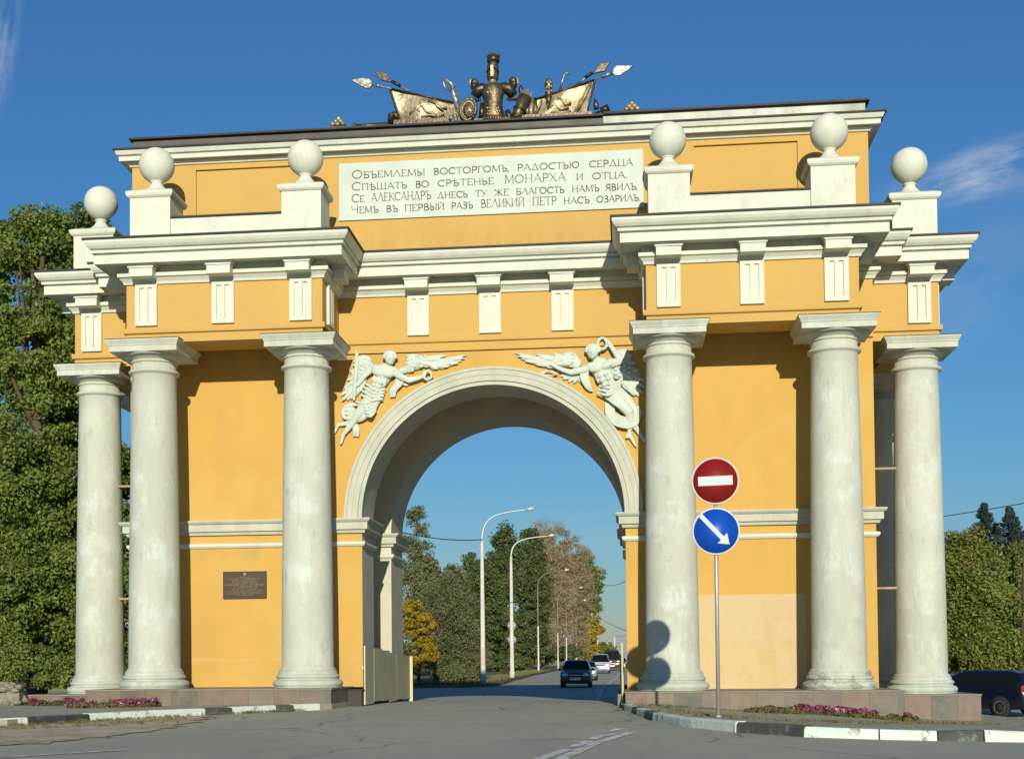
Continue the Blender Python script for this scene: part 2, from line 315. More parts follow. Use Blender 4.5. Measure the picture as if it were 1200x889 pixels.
# ------------------------------------------------------------------ object helpers
def tag(o, label=None, cat=None, group=None, kind=None):
    if label: o['label'] = label
    if cat: o['category'] = cat
    if group: o['group'] = group
    if kind: o['kind'] = kind
    return o
def empty(name, loc=(0, 0, 0), parent=None, rz=0):
    o = bpy.data.objects.new(name, None); COL.objects.link(o); o.location = loc; o.rotation_euler = (0, 0, rz); o.empty_display_size = .3
    o.parent = parent; return o
def link(name, me, parent=None):
    o = bpy.data.objects.new(name, me); COL.objects.link(o); o.parent = parent; return o
class MB:
    def __init__(s): s.v = []; s.f = []; s.m = []; s.sm = []; s.mats = []
    def mi(s, m):
        if m not in s.mats: s.mats.append(m)
        return s.mats.index(m)
    def add(s, vs, fs, m, smooth=False):
        b = len(s.v); s.v += [tuple(p) for p in vs]; k = s.mi(m)
        for f in fs: s.f.append([b+i for i in f]); s.m.append(k); s.sm.append(smooth)
    def box(s, x0, x1, y0, y1, z0, z1, m):
        s.add([(x0, y0, z0), (x1, y0, z0), (x1, y1, z0), (x0, y1, z0), (x0, y0, z1), (x1, y0, z1), (x1, y1, z1), (x0, y1, z1)],
              [(0, 3, 2, 1), (4, 5, 6, 7), (0, 1, 5, 4), (1, 2, 6, 5), (2, 3, 7, 6), (3, 0, 4, 7)], m)
    def frustum(s, cx, cy, z0, z1, a0, b0, a1, b1, m):
        s.add([(cx-a0, cy-b0, z0), (cx+a0, cy-b0, z0), (cx+a0, cy+b0, z0), (cx-a0, cy+b0, z0), (cx-a1, cy-b1, z1), (cx+a1, cy-b1, z1), (cx+a1, cy+b1, z1), (cx-a1, cy+b1, z1)],
              [(0, 3, 2, 1), (4, 5, 6, 7), (0, 1, 5, 4), (1, 2, 6, 5), (2, 3, 7, 6), (3, 0, 4, 7)], m)
    def lathe(s, prof, m, c=(0, 0, 0), seg=40, smooth=True, mtx=None, caps=True):
        vs = []; fs = []
        for r, z in prof:
            for k in range(seg):
                a = 2*PI*k/seg; p = Vector((r*math.cos(a), r*math.sin(a), z))
                if mtx: p = mtx @ p
                vs.append(p + Vector(c))
        for j in range(len(prof)-1):
            for k in range(seg):
                a, b = j*seg+k, j*seg+(k+1) % seg; fs.append((a, b, b+seg, a+seg))
        if caps and prof[0][0] > 1e-4: fs.append(tuple(range(seg-1, -1, -1)))
        if caps and prof[-1][0] > 1e-4: fs.append(tuple((len(prof)-1)*seg+k for k in range(seg)))
        s.add(vs, fs, m, smooth)
    def tube(s, pts, rad, m, seg=8, caps=True):
        pts = [Vector(p) for p in pts]; n = len(pts)
        if not hasattr(rad, '__len__'): rad = [rad]*n
        vs = []; fs = []; ref = None
        for i, p in enumerate(pts):
            d = (pts[min(i+1, n-1)]-pts[max(i-1, 0)]).normalized()
            if ref is None: ref = d.orthogonal().normalized()
            ref = (ref - d*ref.dot(d)).normalized(); b = d.cross(ref)
            for k in range(seg):
                a = 2*PI*k/seg; vs.append(p + (ref*math.cos(a)+b*math.sin(a))*rad[i])
        for i in range(n-1):
            for k in range(seg):
                a, b2 = i*seg+k, i*seg+(k+1) % seg; fs.append((a, b2, b2+seg, a+seg))
        if caps: fs.append(tuple(range(seg-1, -1, -1))); fs.append(tuple((n-1)*seg+k for k in range(seg)))
        s.add(vs, fs, m, True)
    def prism(s, pts, y0, y1, m):
        """polygon in x,z extruded along y"""
        n = len(pts); vs = [(x, y0, z) for x, z in pts]+[(x, y1, z) for x, z in pts]
        fs = [tuple(range(n)), tuple(range(2*n-1, n-1, -1))]+[(i, i+n, (i+1) % n+n, (i+1) % n) for i in range(n)]
        s.add(vs, fs, m)
    def ball(s, c, r, m, seg=24, sc=(1, 1, 1)):
        prof = [(math.sin(PI*k/(seg//2))*r, -math.cos(PI*k/(seg//2))*r) for k in range(seg//2+1)]
        vs = []; b = len(prof)
        mt = Matrix.Diagonal((*sc, 1))
        s.lathe([(max(a, 1e-5), z) for a, z in prof], m, c, seg, True, mt)
    def build(s, name, parent=None, norm=True):
        me = bpy.data.meshes.new(name); me.from_pydata(s.v, [], s.f)
        for m in s.mats: me.materials.append(m)
        me.polygons.foreach_set('material_index', s.m); me.polygons.foreach_set('use_smooth', s.sm)
        if norm:
            bm = bmesh.new(); bm.from_mesh(me); bmesh.ops.recalc_face_normals(bm, faces=bm.faces); bm.to_mesh(me); bm.free()
        me.update(); return link(name, me, parent)

def bevel(o, w=.012, seg=1):
    bm = bmesh.new(); bm.from_mesh(o.data)
    ed = [e for e in bm.edges if len(e.link_faces) == 2 and e.calc_face_angle(0) > .6 and not (e.link_faces[0].smooth and e.link_faces[1].smooth)]
    bmesh.ops.bevel(bm, geom=ed, offset=w, segments=seg, affect='EDGES', clamp_overlap=True)
    bm.to_mesh(o.data); bm.free(); return o

def offset_poly(P, d):
    n = len(P); out = []
    for i in range(n):
        a, b, c = Vector(P[i-1]), Vector(P[i]), Vector(P[(i+1) % n])
        e1 = (b-a).normalized(); e2 = (c-b).normalized()
        n1 = Vector((e1.y, -e1.x)); n2 = Vector((e2.y, -e2.x))   # outward for CCW
        k = 1+n1.dot(n2)
        out.append(b + (n1+n2)*(d/k) if k > 1e-6 else b+n1*d)
    return out
def sweep(mb, P, prof, m, closed=True, mats=None):
    """moulding: prof = [(offset, z), ...] carried round the plan P (counter-clockwise), mitred"""
    n = len(P); rings = []
    for off, z in prof: rings.append([(q.x, q.y, z) for q in offset_poly(P, off)])
    for j in range(len(rings)-1):
        mm = mats[j] if mats else m
        vs = rings[j]+rings[j+1]; fs = []
        for i in range(n if closed else n-1): fs.append((i, (i+1) % n, n+(i+1) % n, n+i))
        mb.add(vs, fs, mm)
def cap_poly(mb, P, z, m, off=0):
    Q = offset_poly(P, off); tri = geometry.tessellate_polygon([[Vector((q.x, q.y, 0)) for q in Q]])
    mb.add([(q.x, q.y, z) for q in Q], [tuple(t) for t in tri], m)
# ------------------------------------------------------------------ terrain height (road level)
def lerp_pts(x, P):
    if x <= P[0][0]: return P[0][1]
    for (a, b), (c, d) in zip(P, P[1:]):
        if x <= c:
            t = (x-a)/(c-a); t = t*t*(3-2*t); return b+(d-b)*t
    return P[-1][1]
def H(x, y):
    g = lerp_pts(x, [(-30, .24), (5, .29), (8, .21), (14, .12), (40, -.2)])
    f = lerp_pts(x, [(-40, .2), (-12, .22), (-4, .29), (0, .28), (3.4, .24), (6.7, .05), (12, -.29), (16.5, -.56), (60, -.65)])
    b = lerp_pts(y, [(20, -.18), (58, -.2), (76, 0), (100, .17), (150, .33), (500, .5), (3000, .5)])
    if y < -4:
        t = min(1, max(0, (y+14)/10)); t = t*t*(3-2*t); return g+(f-g)*t
    if y < 26:
        t = min(1, max(0, y/26)); t = t*t*(3-2*t); return f+(b-f)*t
    return b
def sheet(name, poly, dz, m, step=1.5, skirt=0.0, kind='structure', parent=None, zf=None):
    """a ground sheet over a plan polygon, following the terrain"""
    pts = [Vector(p) for p in poly]; B = []
    for i, p in enumerate(pts):
        q = pts[(i+1) % len(pts)]; n = max(1, int((q-p).length/step))
        for k in range(n): B.append(p.lerp(q, k/n))
    nb = len(B); V = list(B)
    x0 = min(p.x for p in B); x1 = max(p.x for p in B); y0 = min(p.y for p in B); y1 = max(p.y for p in B)
    def inside(x, y):
        c = False
        for i in range(nb):
            a, b = B[i], B[i-1]
            if (a.y > y) != (b.y > y) and x < (b.x-a.x)*(y-a.y)/(b.y-a.y)+a.x: c = not c
        return c
    x = x0+step*.5
    while x < x1:
        y = y0+step*.5
        while y < y1:
            if inside(x, y) and min((Vector((x, y))-b).length for b in B) > step*.4: V.append(Vector((x, y)))
            y += step
        x += step
    r = geometry.delaunay_2d_cdt(V, [], [list(range(nb))], 1, 1e-4)
    vs = [(p.x, p.y, (zf or H)(p.x, p.y)+dz) for p in r[0]]
    mb = MB(); mb.add(vs, [tuple(f) for f in r[2]], m, True)
    if skirt:
        sv = [(b.x, b.y, (zf or H)(b.x, b.y)+dz) for b in B]+[(b.x, b.y, (zf or H)(b.x, b.y)+dz-skirt) for b in B]
        mb.add(sv, [(i, (i+1) % nb, nb+(i+1) % nb, nb+i) for i in range(nb)], m)
    o = mb.build(name, parent)
    if o.data.polygons[0].normal.z < 0: o.data.flip_normals()
    return tag(o, kind=kind)

# ground: one sheet to the horizon
xs = [-4000, -2000, -900, -400, -200, -120, -80, -60]+[x*2.0 for x in range(-25, 26)]+[60, 80, 120, 200, 400, 900, 2000, 4000]
ys = [-200, -100, -60]+[y*2.0 for y in range(-25, 61)]+[130, 150, 180, 230, 300, 400, 600, 1000, 2000, 4500]
vs = [(x, y, H(x, y)-.05) for y in ys for x in xs]; nx = len(xs)
mb = MB(); mb.add(vs, [(j*nx+i, j*nx+i+1, (j+1)*nx+i+1, (j+1)*nx+i) for j in range(len(ys)-1) for i in range(nx-1)], M['dirt'], True)
tag(mb.build('ground'), kind='structure')
# asphalt: the square before the arch, the crossing behind it, and the road running away
sheet('road', [(-60, -60), (70, -60), (70, 47), (10.4, 51), (10.4, 200), (-4.9, 200), (-4.9, 56), (-7, 51), (-60, 48)], 0, M['asphalt'], 2.4)
vs = []; 
for y in (199, 300, 420, 700, 1200): vs += [(-4.9, y, H(0, y)+.004), (10.4, y, H(0, y)+.004)]
mb = MB(); mb.add(vs, [(2*i, 2*i+1, 2*i+3, 2*i+2) for i in range(4)], M['asphalt']); tag(mb.build('road'), kind='structure')
# pavement islands carrying the two halves of the arch
KL = [(-40, -21), (-15, -14.2), (-8.1, -10.9), (-7.6, -8.2), (-5.9, -5.7), (-3.95, -3.0)]
KR = [(3.42, -2.8), (3.72, -5.7), (4.0, -9.3), (4.5, -12.0), (5.2, -13.8), (6.1, -15.1), (7.3, -15.3), (9.0, -15.25), (30, -15)]
sheet('pavement', KL+[(-3.7, -2.6), (-3.5, 7.8), (-5, 8.6), (-40, 10)], .13, M['walk'], 1.2, .2)
sheet('pavement', KR+[(30, 3), (14, 4.5), (12, 8), (4.4, 8.2), (3.42, 7.6)], .13, M['walk'], 1.2, .2)
# grass verges beyond
sheet('verge', [(-60, 48.3), (-7.2, 51.4), (-5.3, 56.5), (-5.2, 200), (-60, 200)], .16, M['grassy'], 3, .2)
sheet('verge', [(70, 47.5), (10.8, 51.6), (10.7, 200), (70, 200)], .12, M['grassy'], 3, .2)
sheet('park_lawn', [(12.5, 20), (60, 12), (60, 46), (14, 47)], .10, M['grassy'], 3, .15)
_o = [(-16, -14.9), (-8.35, -11.2), (-7.6, -8.5), (-5.7, -6.0)]; _i = [(-5.7, -6.0), (-5.1, -8.0), (-4.7, -10.5), (-4.6, -14), (-4.9, -16.6), (-6.5, -18.2), (-10, -19.6), (-18, -20.5)]
_q = []; _rr = random.Random(3)
for (x0_, y0_), (x1_, y1_) in zip(_i, _i[1:]):
    for k in range(12): t_ = k/12; _q.append((x0_+(x1_-x0_)*t_+_rr.gauss(0, .13), y0_+(y1_-y0_)*t_+_rr.gauss(0, .13)))
sheet('dirt_strip', _o+_q+[(-18, -20.5)], .012, M['dirt'], 1.0)
mb = MB()
def hug(pl, w, dz=.008, m=None, mb=mb, n=8):
    """a painted line hugging the road"""
    P = [Vector(p) for p in pl]; Q = []
    for a, b in zip(P, P[1:]):
        for k in range(n): Q.append(a.lerp(b, k/n))
    Q.append(P[-1]); vs = []
    for i, p in enumerate(Q):
        d = (Q[min(i+1, len(Q)-1)]-Q[max(i-1, 0)]).normalized(); q = Vector((-d.y, d.x))*w/2
        vs += [(p.x+q.x, p.y+q.y, H(p.x, p.y)+dz), (p.x-q.x, p.y-q.y, H(p.x, p.y)+dz)]
    mb.add(vs, [(2*i, 2*i+1, 2*i+3, 2*i+2) for i in range(len(Q)-1)], m or M['marking'])
def g(u, v, z=.3): p = on(u, v, 2, z); return (p.x, p.y)
hug([g(655, 889), g(700, 869), g(740, 857)], .16)
for a, b in (((630, 889), (664, 877)), ((672, 874), (690, 867)), ((694, 865.5), (706, 860)), ((712, 857), (728, 852)), ((704, 862), (722, 858))): hug([g(*a), g(*b)], .15, n=2)
hug([g(-30, 888), g(60, 882.5), g(150, 877.5)], .10, .014)
hug([(2.3, 16), (2.05, 40), (1.95, 55), (2.5, 75), (2.8, 110), (2.8, 190)], .14, n=12)
hug([(2.5, 72), (3.4, 64), (3.6, 60)], .12)
tag(mb.build('road_marking'), kind='structure')

# kerb stones, painted in turn
def kerb(line, cuts, z=.44):
    P = [Vector(p) for p in line]
    segs = [0]
    for a, b in zip(P, P[1:]): segs.append(segs[-1]+(b-a).length)
    def at(s):
        s = max(0, min(segs[-1]-1e-4, s))
        for i in range(len(P)-1):
            if s <= segs[i+1]:
                t = (s-segs[i])/(segs[i+1]-segs[i]); return P[i].lerp(P[i+1], t), (P[i+1]-P[i]).normalized()
    def s_of_px(px):
        best = None
        for k in range(1200):
            s = segs[-1]*k/1199; p, _ = at(s); d = Vector((p.x, p.y, H(p.x, p.y)+.1))-EYE
            u = PPX+FPX*d.dot(_R2)/d.dot(_F)
            if best is None or abs(u-px) < best[0]: best = (abs(u-px), s)
        return best[1]
    mb = MB()
    S_ = [(s_of_px(a), c) for a, c in cuts]
    for (s0, c), (s1, _) in zip(S_, S_[1:]):
        if s1-s0 < .05: continue
        n = max(1, int((s1-s0)/.5)); m = M['kerbwhite'] if c == 'w' else M['kerbblack']
        vs = []; tilt = random.uniform(-.012, .012)
        g0 = .012
        for k in range(n+1):
            s = s0+g0+(s1-s0-2*g0)*k/n; p, d = at(s); q = Vector((d.y, -d.x)); h = H(p.x, p.y); top = h+.155+tilt*(2*k/n-1)
            for o, z in ((.10, h-.1), (.085, top-.03), (.06, top), (-.09, top), (-.09, h-.1)): vs.append((p.x+q.x*o, p.y+q.y*o, z))
        fs = []
        for k in range(n):
            for j in range(4): a = k*5+j; fs.append((a, a+5, a+6, a+1))
        fs += [(0, 1, 2, 3, 4), tuple(n*5+j for j in (4, 3, 2, 1, 0))]
        mb.add(vs, fs, m)
    return tag(mb.build('kerb'), kind='structure')
kerb(KL[1:], [(-130, 'w'), (-60, 'b'), (-20, 'w'), (28, 'b'), (101, 'w'), (177, 'w'), (238, 'b'), (270, 'w'), (321, 'b'), (342, 'w'), (382, 'b'), (401, 'b')])
kerb(KR, [(733, 'b'), (736, 'w'), (745, 'b'), (750, 'w'), (760, 'b'), (770, 'w'), (803, 'w'), (868, 'b'), (947, 'w'), (1030, 'w'), (1097, 'b'), (1150, 'w'), (1200, 'b'), (1290, 'w'), (1400, 'w')])

# ------------------------------------------------------------------ THE ARCH
arch = empty('triumphal_arch')
tag(arch, 'ochre yellow triumphal arch with white columns and a white inscription panel spanning the road', 'arch')
PL = [(-11.5, .59), (-9.76, .59), (-9.76, .05), (-9.09, .05), (-9.09, -1.97), (-4.02, -1.97), (-4.02, .05), (4.02, .05), (4.02, -1.97), (9.09, -1.97), (9.09, .05), (9.76, .05), (9.76, .59), (11.5, .59), (11.5, 6.2), (9.76, 6.2), (9.76, 6.75), (-9.76, 6.75), (-9.76, 6.2), (-11.5, 6.2)]
XI, XO, XS, YP, YO = 4.563, 8.5585, 11.0087, -1.417, 1.151
WY = .12; ZS = 5.19; RIN = 3.45; RMID = 4.1; Y1, Y2, YB = 1.76, 4.66, 6.7; ZA = 9.56
BL, BR, BLO, BRO = .80, .67, .63, .50
# --- walls (two piers, the spandrel faces, the barrel vault)
mb = MB()
def pier(s, zb):
    P = [(-9.75, WY), (-RIN, WY), (-RIN, Y1), (-RMID, Y1), (-RMID, Y2), (-RIN, Y2), (-RIN, YB), (-9.75, YB)]
    if s > 0: P = [(-x, y) for x, y in reversed(P)]
    n = len(P)
    for i in range(n):
        a, b = P[i], P[(i+1) % n]
        inner = abs(a[0]) < 5 and abs(b[0]) < 5
        mid = abs(a[0]) > 4 and abs(b[0]) > 4 and inner
        m = M['yellow'] if (not inner or mid) else M['white2']
        if not inner and a[1] < 1 and b[1] < 1 or not inner and a[1] > 6 and b[1] > 6: zt = ZS
        elif not inner: zt = 9.868
        else: zt = ZS
        mb.add([(a[0], a[1], zb-.02), (b[0], b[1], zb-.02), (b[0], b[1], zt), (a[0], a[1], zt)], [(0, 1, 2, 3)], m)
    return P
PLp = pier(-1, BL); PRp = pier(1, BR)
NA = 64
def arcp(r, k, z0=ZS): a = PI*k/NA; return (-r*math.cos(a), z0+r*math.sin(a))
for y in (WY, YB):
    for k in range(NA):
        (xa, za), (xb, zb_) = arcp(RIN, k), arcp(RIN, k+1)
        mb.add([(xa, y, za), (xb, y, zb_), (xb, y, 9.868), (xa, y, 9.868)], [(0, 1, 2, 3)], M['yellow'])
    for s in (-1, 1): mb.add([(s*9.75, y, ZS), (s*RIN, y, ZS), (s*RIN, y, 9.868), (s*9.75, y, 9.868)], [(0, 1, 2, 3)], M['yellow'])
bm_wall = mb.build('wall', arch)
mb = MB()
def vault(r, y0, y1, m):
    vs = []
    for k in range(NA+1): x, z = arcp(r, k); vs += [(x, y0, z), (x, y1, z)]
    mb.add(vs, [(2*k, 2*k+1, 2*k+3, 2*k+2) for k in range(NA)], m, True)
vault(RIN, WY+.02, Y1, M['white2']); vault(RMID, Y1, Y2, M['yellow2']); vault(RIN, Y2, YB, M['white2'])
for y, m in ((Y1, M['white2']), (Y2, M['white2'])):
    vs = []
    for k in range(NA+1): (xa, za), (xb, zb_) = arcp(RIN, k), arcp(RMID, k); vs += [(xa, y, za), (xb, y, zb_)]
    mb.add(vs, [(2*k, 2*k+1, 2*k+3, 2*k+2) for k in range(NA)], m)
mb.build('vault', arch)
# archivolt
mb = MB()
prof = [(3.91, WY+.01), (3.91, -.03), (3.84, -.03), (3.83, -.005), (3.70, -.005), (3.695, .015), (3.55, .015), (3.545, .07), (3.50, .07), (3.495, .01), (3.435, .01), (3.435, .22)]
for j in range(len(prof)-1):
    vs = []
    for k in range(NA+1):
        for r_, y_ in (prof[j], prof[j+1]): x, z = arcp(r_, k); vs.append((x, y_, z))
    mb.add(vs, [(2*k, 2*k+1, 2*k+3, 2*k+2) for k in range(NA)], M['archgrey'], True)
mb.build('archivolt', arch, norm=False)
# string course / imposts
for P in (PLp, PRp):
    mb = MB()
    sweep(mb, P, [(0, 4.83), (.08, 4.83), (.10, 4.90), (.17, 4.92), (.17, 5.10), (.21, 5.12), (.25, 5.17), (.25, 5.21), (0, 5.225)], M['archgrey'])
    sweep(mb, P, [(0, 4.47), (.05, 4.49), (.09, 4.54), (.09, 4.60), (0, 4.625)], M['white'])
    mb.build('string_course', arch)
# architrave band
mb = MB()
sweep(mb, PL, [(0, ZA), (0, 9.77), (.06, 9.79), (.07, 9.81), (.07, 9.92), (0, 9.925)], M['yellow2'])
e = .003
for s in (-1, 1):
    def bx(x0, x1, y0, y1, z0, z1, m=M['yellow2']):
        a, b = sorted((s*x0, s*x1)); mb.box(a, b, y0, y1, z0, z1, m)
    bx(4.02+e, 9.09-e, -1.97+e, -.86, ZA+.001, 9.9); bx(4.02+e, 5.1, -.86, .1, ZA+.001, 9.9); bx(8.0, 9.09-e, -.86, .1, ZA+.001, 9.9); bx(5.1, 8.0, -.86, .1, 9.87, 9.9)
    bx(9.74, 11.5-e, .59+e, 1.7, ZA+.001, 9.9); bx(9.74, 11.5-e, 5.1, 6.2-e, ZA+.001, 9.9); bx(10.5, 11.5-e, 1.7, 5.1, ZA+.001, 9.9); bx(9.74, 10.5, 1.7, 5.1, 9.87, 9.9)
mb.box(-4.02, 4.02, .05+e, 6.7, ZA+.08, 9.8, M['yellow2'])
mb.build('architrave', arch)
# frieze with triglyphs
mb = MB(); sweep(mb, PL, [(0, 9.92), (0, 11.05)], M['yellow2']); frieze = mb.build('frieze', arch)
def triglyph():
    mb = MB(); w = .57; z0, z1 = 0, 1.06; m = M['white']
    mb.box(-w/2, w/2, -.025, 0, z0, z1, m)
    for a, b in ((0, .12), (.235, .335), (.45, .57)): mb.box(a-w/2, b-w/2, -.075, -.0251, z0, z1, m)
    for a in (.1775, .3925):
        for za, zb_ in ((z0, z0+.11), (z1-.09, z1)): mb.box(a-.0571-w/2, a+.0571-w/2, -.074, -.0251, za, zb_, m)
    return mb
def mutule():
    mb = MB(); m = M['white']
    mb.box(-.30, .30, -.46, -.15, 11.14, 11.35, m); mb.box(-.33, .33, -.49, -.14, 11.35, 11.39, m); mb.box(-.315, .315, -.475, -.145, 11.39, 11.41, m); mb.box(-.37, .37, -.55, -.13, 11.41, 11.469, m)
    return mb
tg_me = triglyph().build('triglyph', frieze); mu_me = None
cornice = None
mb = MB()
PROF = [(-.01, 11.04), (.05, 11.04), (.07, 11.10), (.14, 11.18), (.15, 11.185), (.12, 11.19), (.12, 11.205), (.18, 11.21), (.18, 11.30), (.10, 11.305), (.10, 11.47), (.57, 11.47), (.60, 11.43), (.62, 11.43), (.62, 11.655), (.57, 11.66), (.57, 11.695), (.67, 11.70), (.68, 11.765), (.63, 11.77), (.63, 11.79), (.71, 11.80), (.77, 11.86), (.81, 11.93), (.81, 12.0)]
sweep(mb, PL, PROF, M['white'])
sweep(mb, PL, [(.81, 12.0), (.85, 12.0), (.85, 12.045), (0, 12.13)], M['flash'])
cap_poly(mb, PL, 12.13, M['flash'])
cornice = mb.build('cornice', arch)
mu0 = mutule().build('mutule', cornice)
spots = []                                      # (x, y, rotation) of every triglyph axis
for s in (-1, 1):
    for x in (XI, (XI+XO)/2, XO): spots.append((s*x, -1.97, 0))
    spots.append((s*XS, .59, 0))
    spots.append((s*4.02, -1.2, s*-1*PI/2)); spots.append((s*9.09, -1.2, s*PI/2))
    for y in (1.15, 3.4, 5.65): spots.append((s*11.5, y, s*PI/2))
for x in (-1.893, 0, 1.893): spots.append((x, .05, 0))
first = True
for x, y, a in spots:
    for src in (tg_me, mu0):
        o = src if first else src.copy()
        if not first: COL.objects.link(o); o.parent = src.parent
        z = 9.98 if src is tg_me else 0
        o.location = (x, y, z); o.rotation_euler = (0, 0, a)
    first = False
# columns
def shaft_prof(z0, z1, r0=.655, r1=.56):
    out = []
    for k in range(13):
        t = k/12; r = r0+(r1-r0)*(t**1.5*.85+t*.15); out.append((r, z0+(z1-z0)*t))
    return out
def column(x, y, z0, chip=False):
    mb = MB(); zb = z0+.42
    pr = [(.72, zb), (.70, zb+.05)]+shaft_prof(zb+.1, 8.78)+[(.575, 8.80), (.60, 8.82), (.635, 8.84), (.645, 8.875), (.63, 8.91), (.585, 8.925), (.575, 8.93), (.56, 8.96), (.555, 9.10)]
    mb.lathe(pr, M['column'], seg=56); o = mb.build('column', arch); o.location = (x, y, 0); o.rotation_euler = (0, 0, 0)
    mb = MB(); q = []
    q += [(.86, z0), (.885, z0+.03)]
    for k in range(9): a = -PI/2+PI*k/8; q.append((.80+.085*math.cos(a), z0+.11+.085*math.sin(a)))
    q += [(.79, z0+.2), (.77, z0+.225)]
    for k in range(7): a = -PI/2+PI*k/6; q.append((.755+.045*math.cos(a), z0+.285+.05*math.sin(a)))
    q += [(.75, z0+.34), (.74, z0+.36), (.74, z0+.40), (.725, z0+.43)]
    mb.lathe(q, M['base_chip'] if chip else M['base'], seg=56); mb.build('column_base', o)
    mb = MB()
    mb.lathe([(.556, 9.09), (.585, 9.10), (.60, 9.12), (.60, 9.135), (.575, 9.14), (.61, 9.165), (.70, 9.22), (.745, 9.25), (.745, 9.262), (.85, 9.262), (.86, 9.288)], M['column'], seg=56)
    sq = lambda a: [(-a, -a), (a, -a), (a, a), (-a, a)]
    sweep(mb, sq(.875), [(-.3, 9.287), (0, 9.287), (0, 9.42), (.02, 9.44), (.02, 9.46), (.055, 9.52), (.075, 9.555), (.075, 9.585)], M['column'])
    sweep(mb, sq(.875), [(.075, 9.585), (.085, 9.585), (.085, 9.60), (-.1, 9.605)], M['flash'])
    mb.build('capital', o); return o
column(-XO, YP, BL); column(-XI, YP, BL); column(XI, YP, BR); column(XO, YP, BR, True)
column(-XS, YO, BLO); column(XS, YO, BRO); column(-XS, 5.65, BLO); column(XS, 5.65, BRO)
# plinths
def plinth(boxes):
    mb = MB()
    for x0, x1, y0, y1, zt in boxes:
        mb.box(x0, x1, y0, y1, -.9, zt-.035, M['granite']); mb.box(x0-.02, x1+.02, y0-.02, y1+.02, zt-.0349, zt, M['cap'])
    mb.build('plinth', arch)
plinth([(-9.92, -3.72, -2.6, 7.0, BL), (-12.57, -9.95, .02, 6.9, BLO)])
plinth([(3.40, 9.86, -2.6, 7.0, BR), (9.89, 12.2, -.02, 6.9, BRO)])
mb = MB(); mb.box(3.2, 3.37, .1, 6.9, -.3, .55, M['cap']); mb.build('wheel_guard', arch)
mb = MB(); mb.box(-4.02, -3.36, -.55, -.02, -.1, .70, M['blackstone']); mb.box(-4.05, -3.33, -.58, .01, .70, .73, M['flash']); mb.build('corner_guard', arch)
# tie rods between side columns and wall
for s in (-1, 1):
    for z in (6.32, 3.22):
        mb = MB(); mb.tube([(s*9.74, 1.0, z), (s*10.9, 1.0, z)], .035, M['wood'], 8); mb.build('tie_rod', arch)
# attic
mb = MB(); Y0 = .24
def ring_box(x0, x1, z0, z1): mb.box(x0, x1, Y0, Y0+.07, z0, z1, M['yellow2'])
mb.box(-9.744, 9.744, Y0+.0705, 6.6, 12.0, 14.95, M['yellow2'])
for x0, x1 in ((-9.745, -7.97), (-5.32, 5.33), (7.97, 9.745)): ring_box(x0, x1, 12.05, 14.95)
for x0, x1 in ((-7.97, -5.32), (5.33, 7.97)): ring_box(x0, x1, 12.05, 12.4); ring_box(x0, x1, 14.74, 14.95)
attic = mb.build('attic', arch)
PA = [(-9.745, .24), (9.745, .24), (9.745, 6.6), (-9.745, 6.6)]
mb = MB(); sweep(mb, PA, [(0, 14.88), (.05, 14.89), (.07, 14.93), (.12, 14.96), (.12, 15.0), (.24, 15.0), (.27, 14.985), (.28, 15.10), (.24, 15.105), (.24, 15.13), (.32, 15.135), (.35, 15.20), (.37, 15.25)], M['white'])
sweep(mb, PA, [(.37, 15.25), (.41, 15.25), (.41, 15.29), (-.1, 15.30)], M['flash']); mb.build('attic_cornice', attic)
mb = MB()
mb.box(-9.66, 3.0, .06, 6.7, 15.27, 15.549, M['roofdark']); mb.box(-9.74, 3.0, -.05, 6.81, 15.55, 15.60, M['flash'])
mb.box(3.003, 9.66, .06, 6.7, 15.27, 15.589, M['rooflight']); mb.box(3.003, 9.76, -.05, 6.81, 15.59, 15.645, M['flash'])
mb.box(-9.6, 9.6, .6, 6.2, 15.57, 15.62, M['roofdark']); mb.build('roof', arch)
# pedestals, blocking course and ball finials
for s in (-1, 1):
    mb = MB(); a, b = sorted((s*5.12, s*8.03)); mb.box(a, b, -1.66, -.72, 12.0, 12.82, M['white']); mb.box(a, b, -1.71, -.69, 12.82, 12.86, M['flash']); mb.build('blocking_course', arch)
    for x, y, w, zc, zb in ((4.615, -1.19, .51, 13.36, 14.37), (8.56, -1.19, .53, 13.36, 14.37), (10.90, .95, .56, 13.12, 14.20)):
        mb = MB(); X = s*x; sq = [(X-w, y-w), (X+w, y-w), (X+w, y+w), (X-w, y+w)]
        sweep(mb, sq, [(0, 12.0), (0, zc), (.03, zc+.01), (.07, zc+.05), (.09, zc+.11), (.09, zc+.16), (.05, zc+.185)], M['white'])
        mb.frustum(X, y, zc+.185, zc+.22, w+.05, w+.05, w-.02, w-.02, M['white'])
        ped = mb.build('pedestal', arch)
        mb = MB(); z0 = zc+.215
        mb.lathe([(.47, z0), (.46, z0+.03), (.30, z0+.12), (.20, z0+.22), (.145, z0+.30), (.13, z0+.33), (.165, z0+.345), (.175, z0+.37), (.15, z0+.39)], M['white'], (X, y, 0))
        bp_ = [(max(.46*math.sin(PI*k/36)-(.014 if k in (20,) else 0), 1e-5), -.46*math.cos(PI*k/36)) for k in range(37)]; mb.lathe(bp_, M['white'], (X, y, zb), 40); pass
        mb.build('ball_finial', ped)

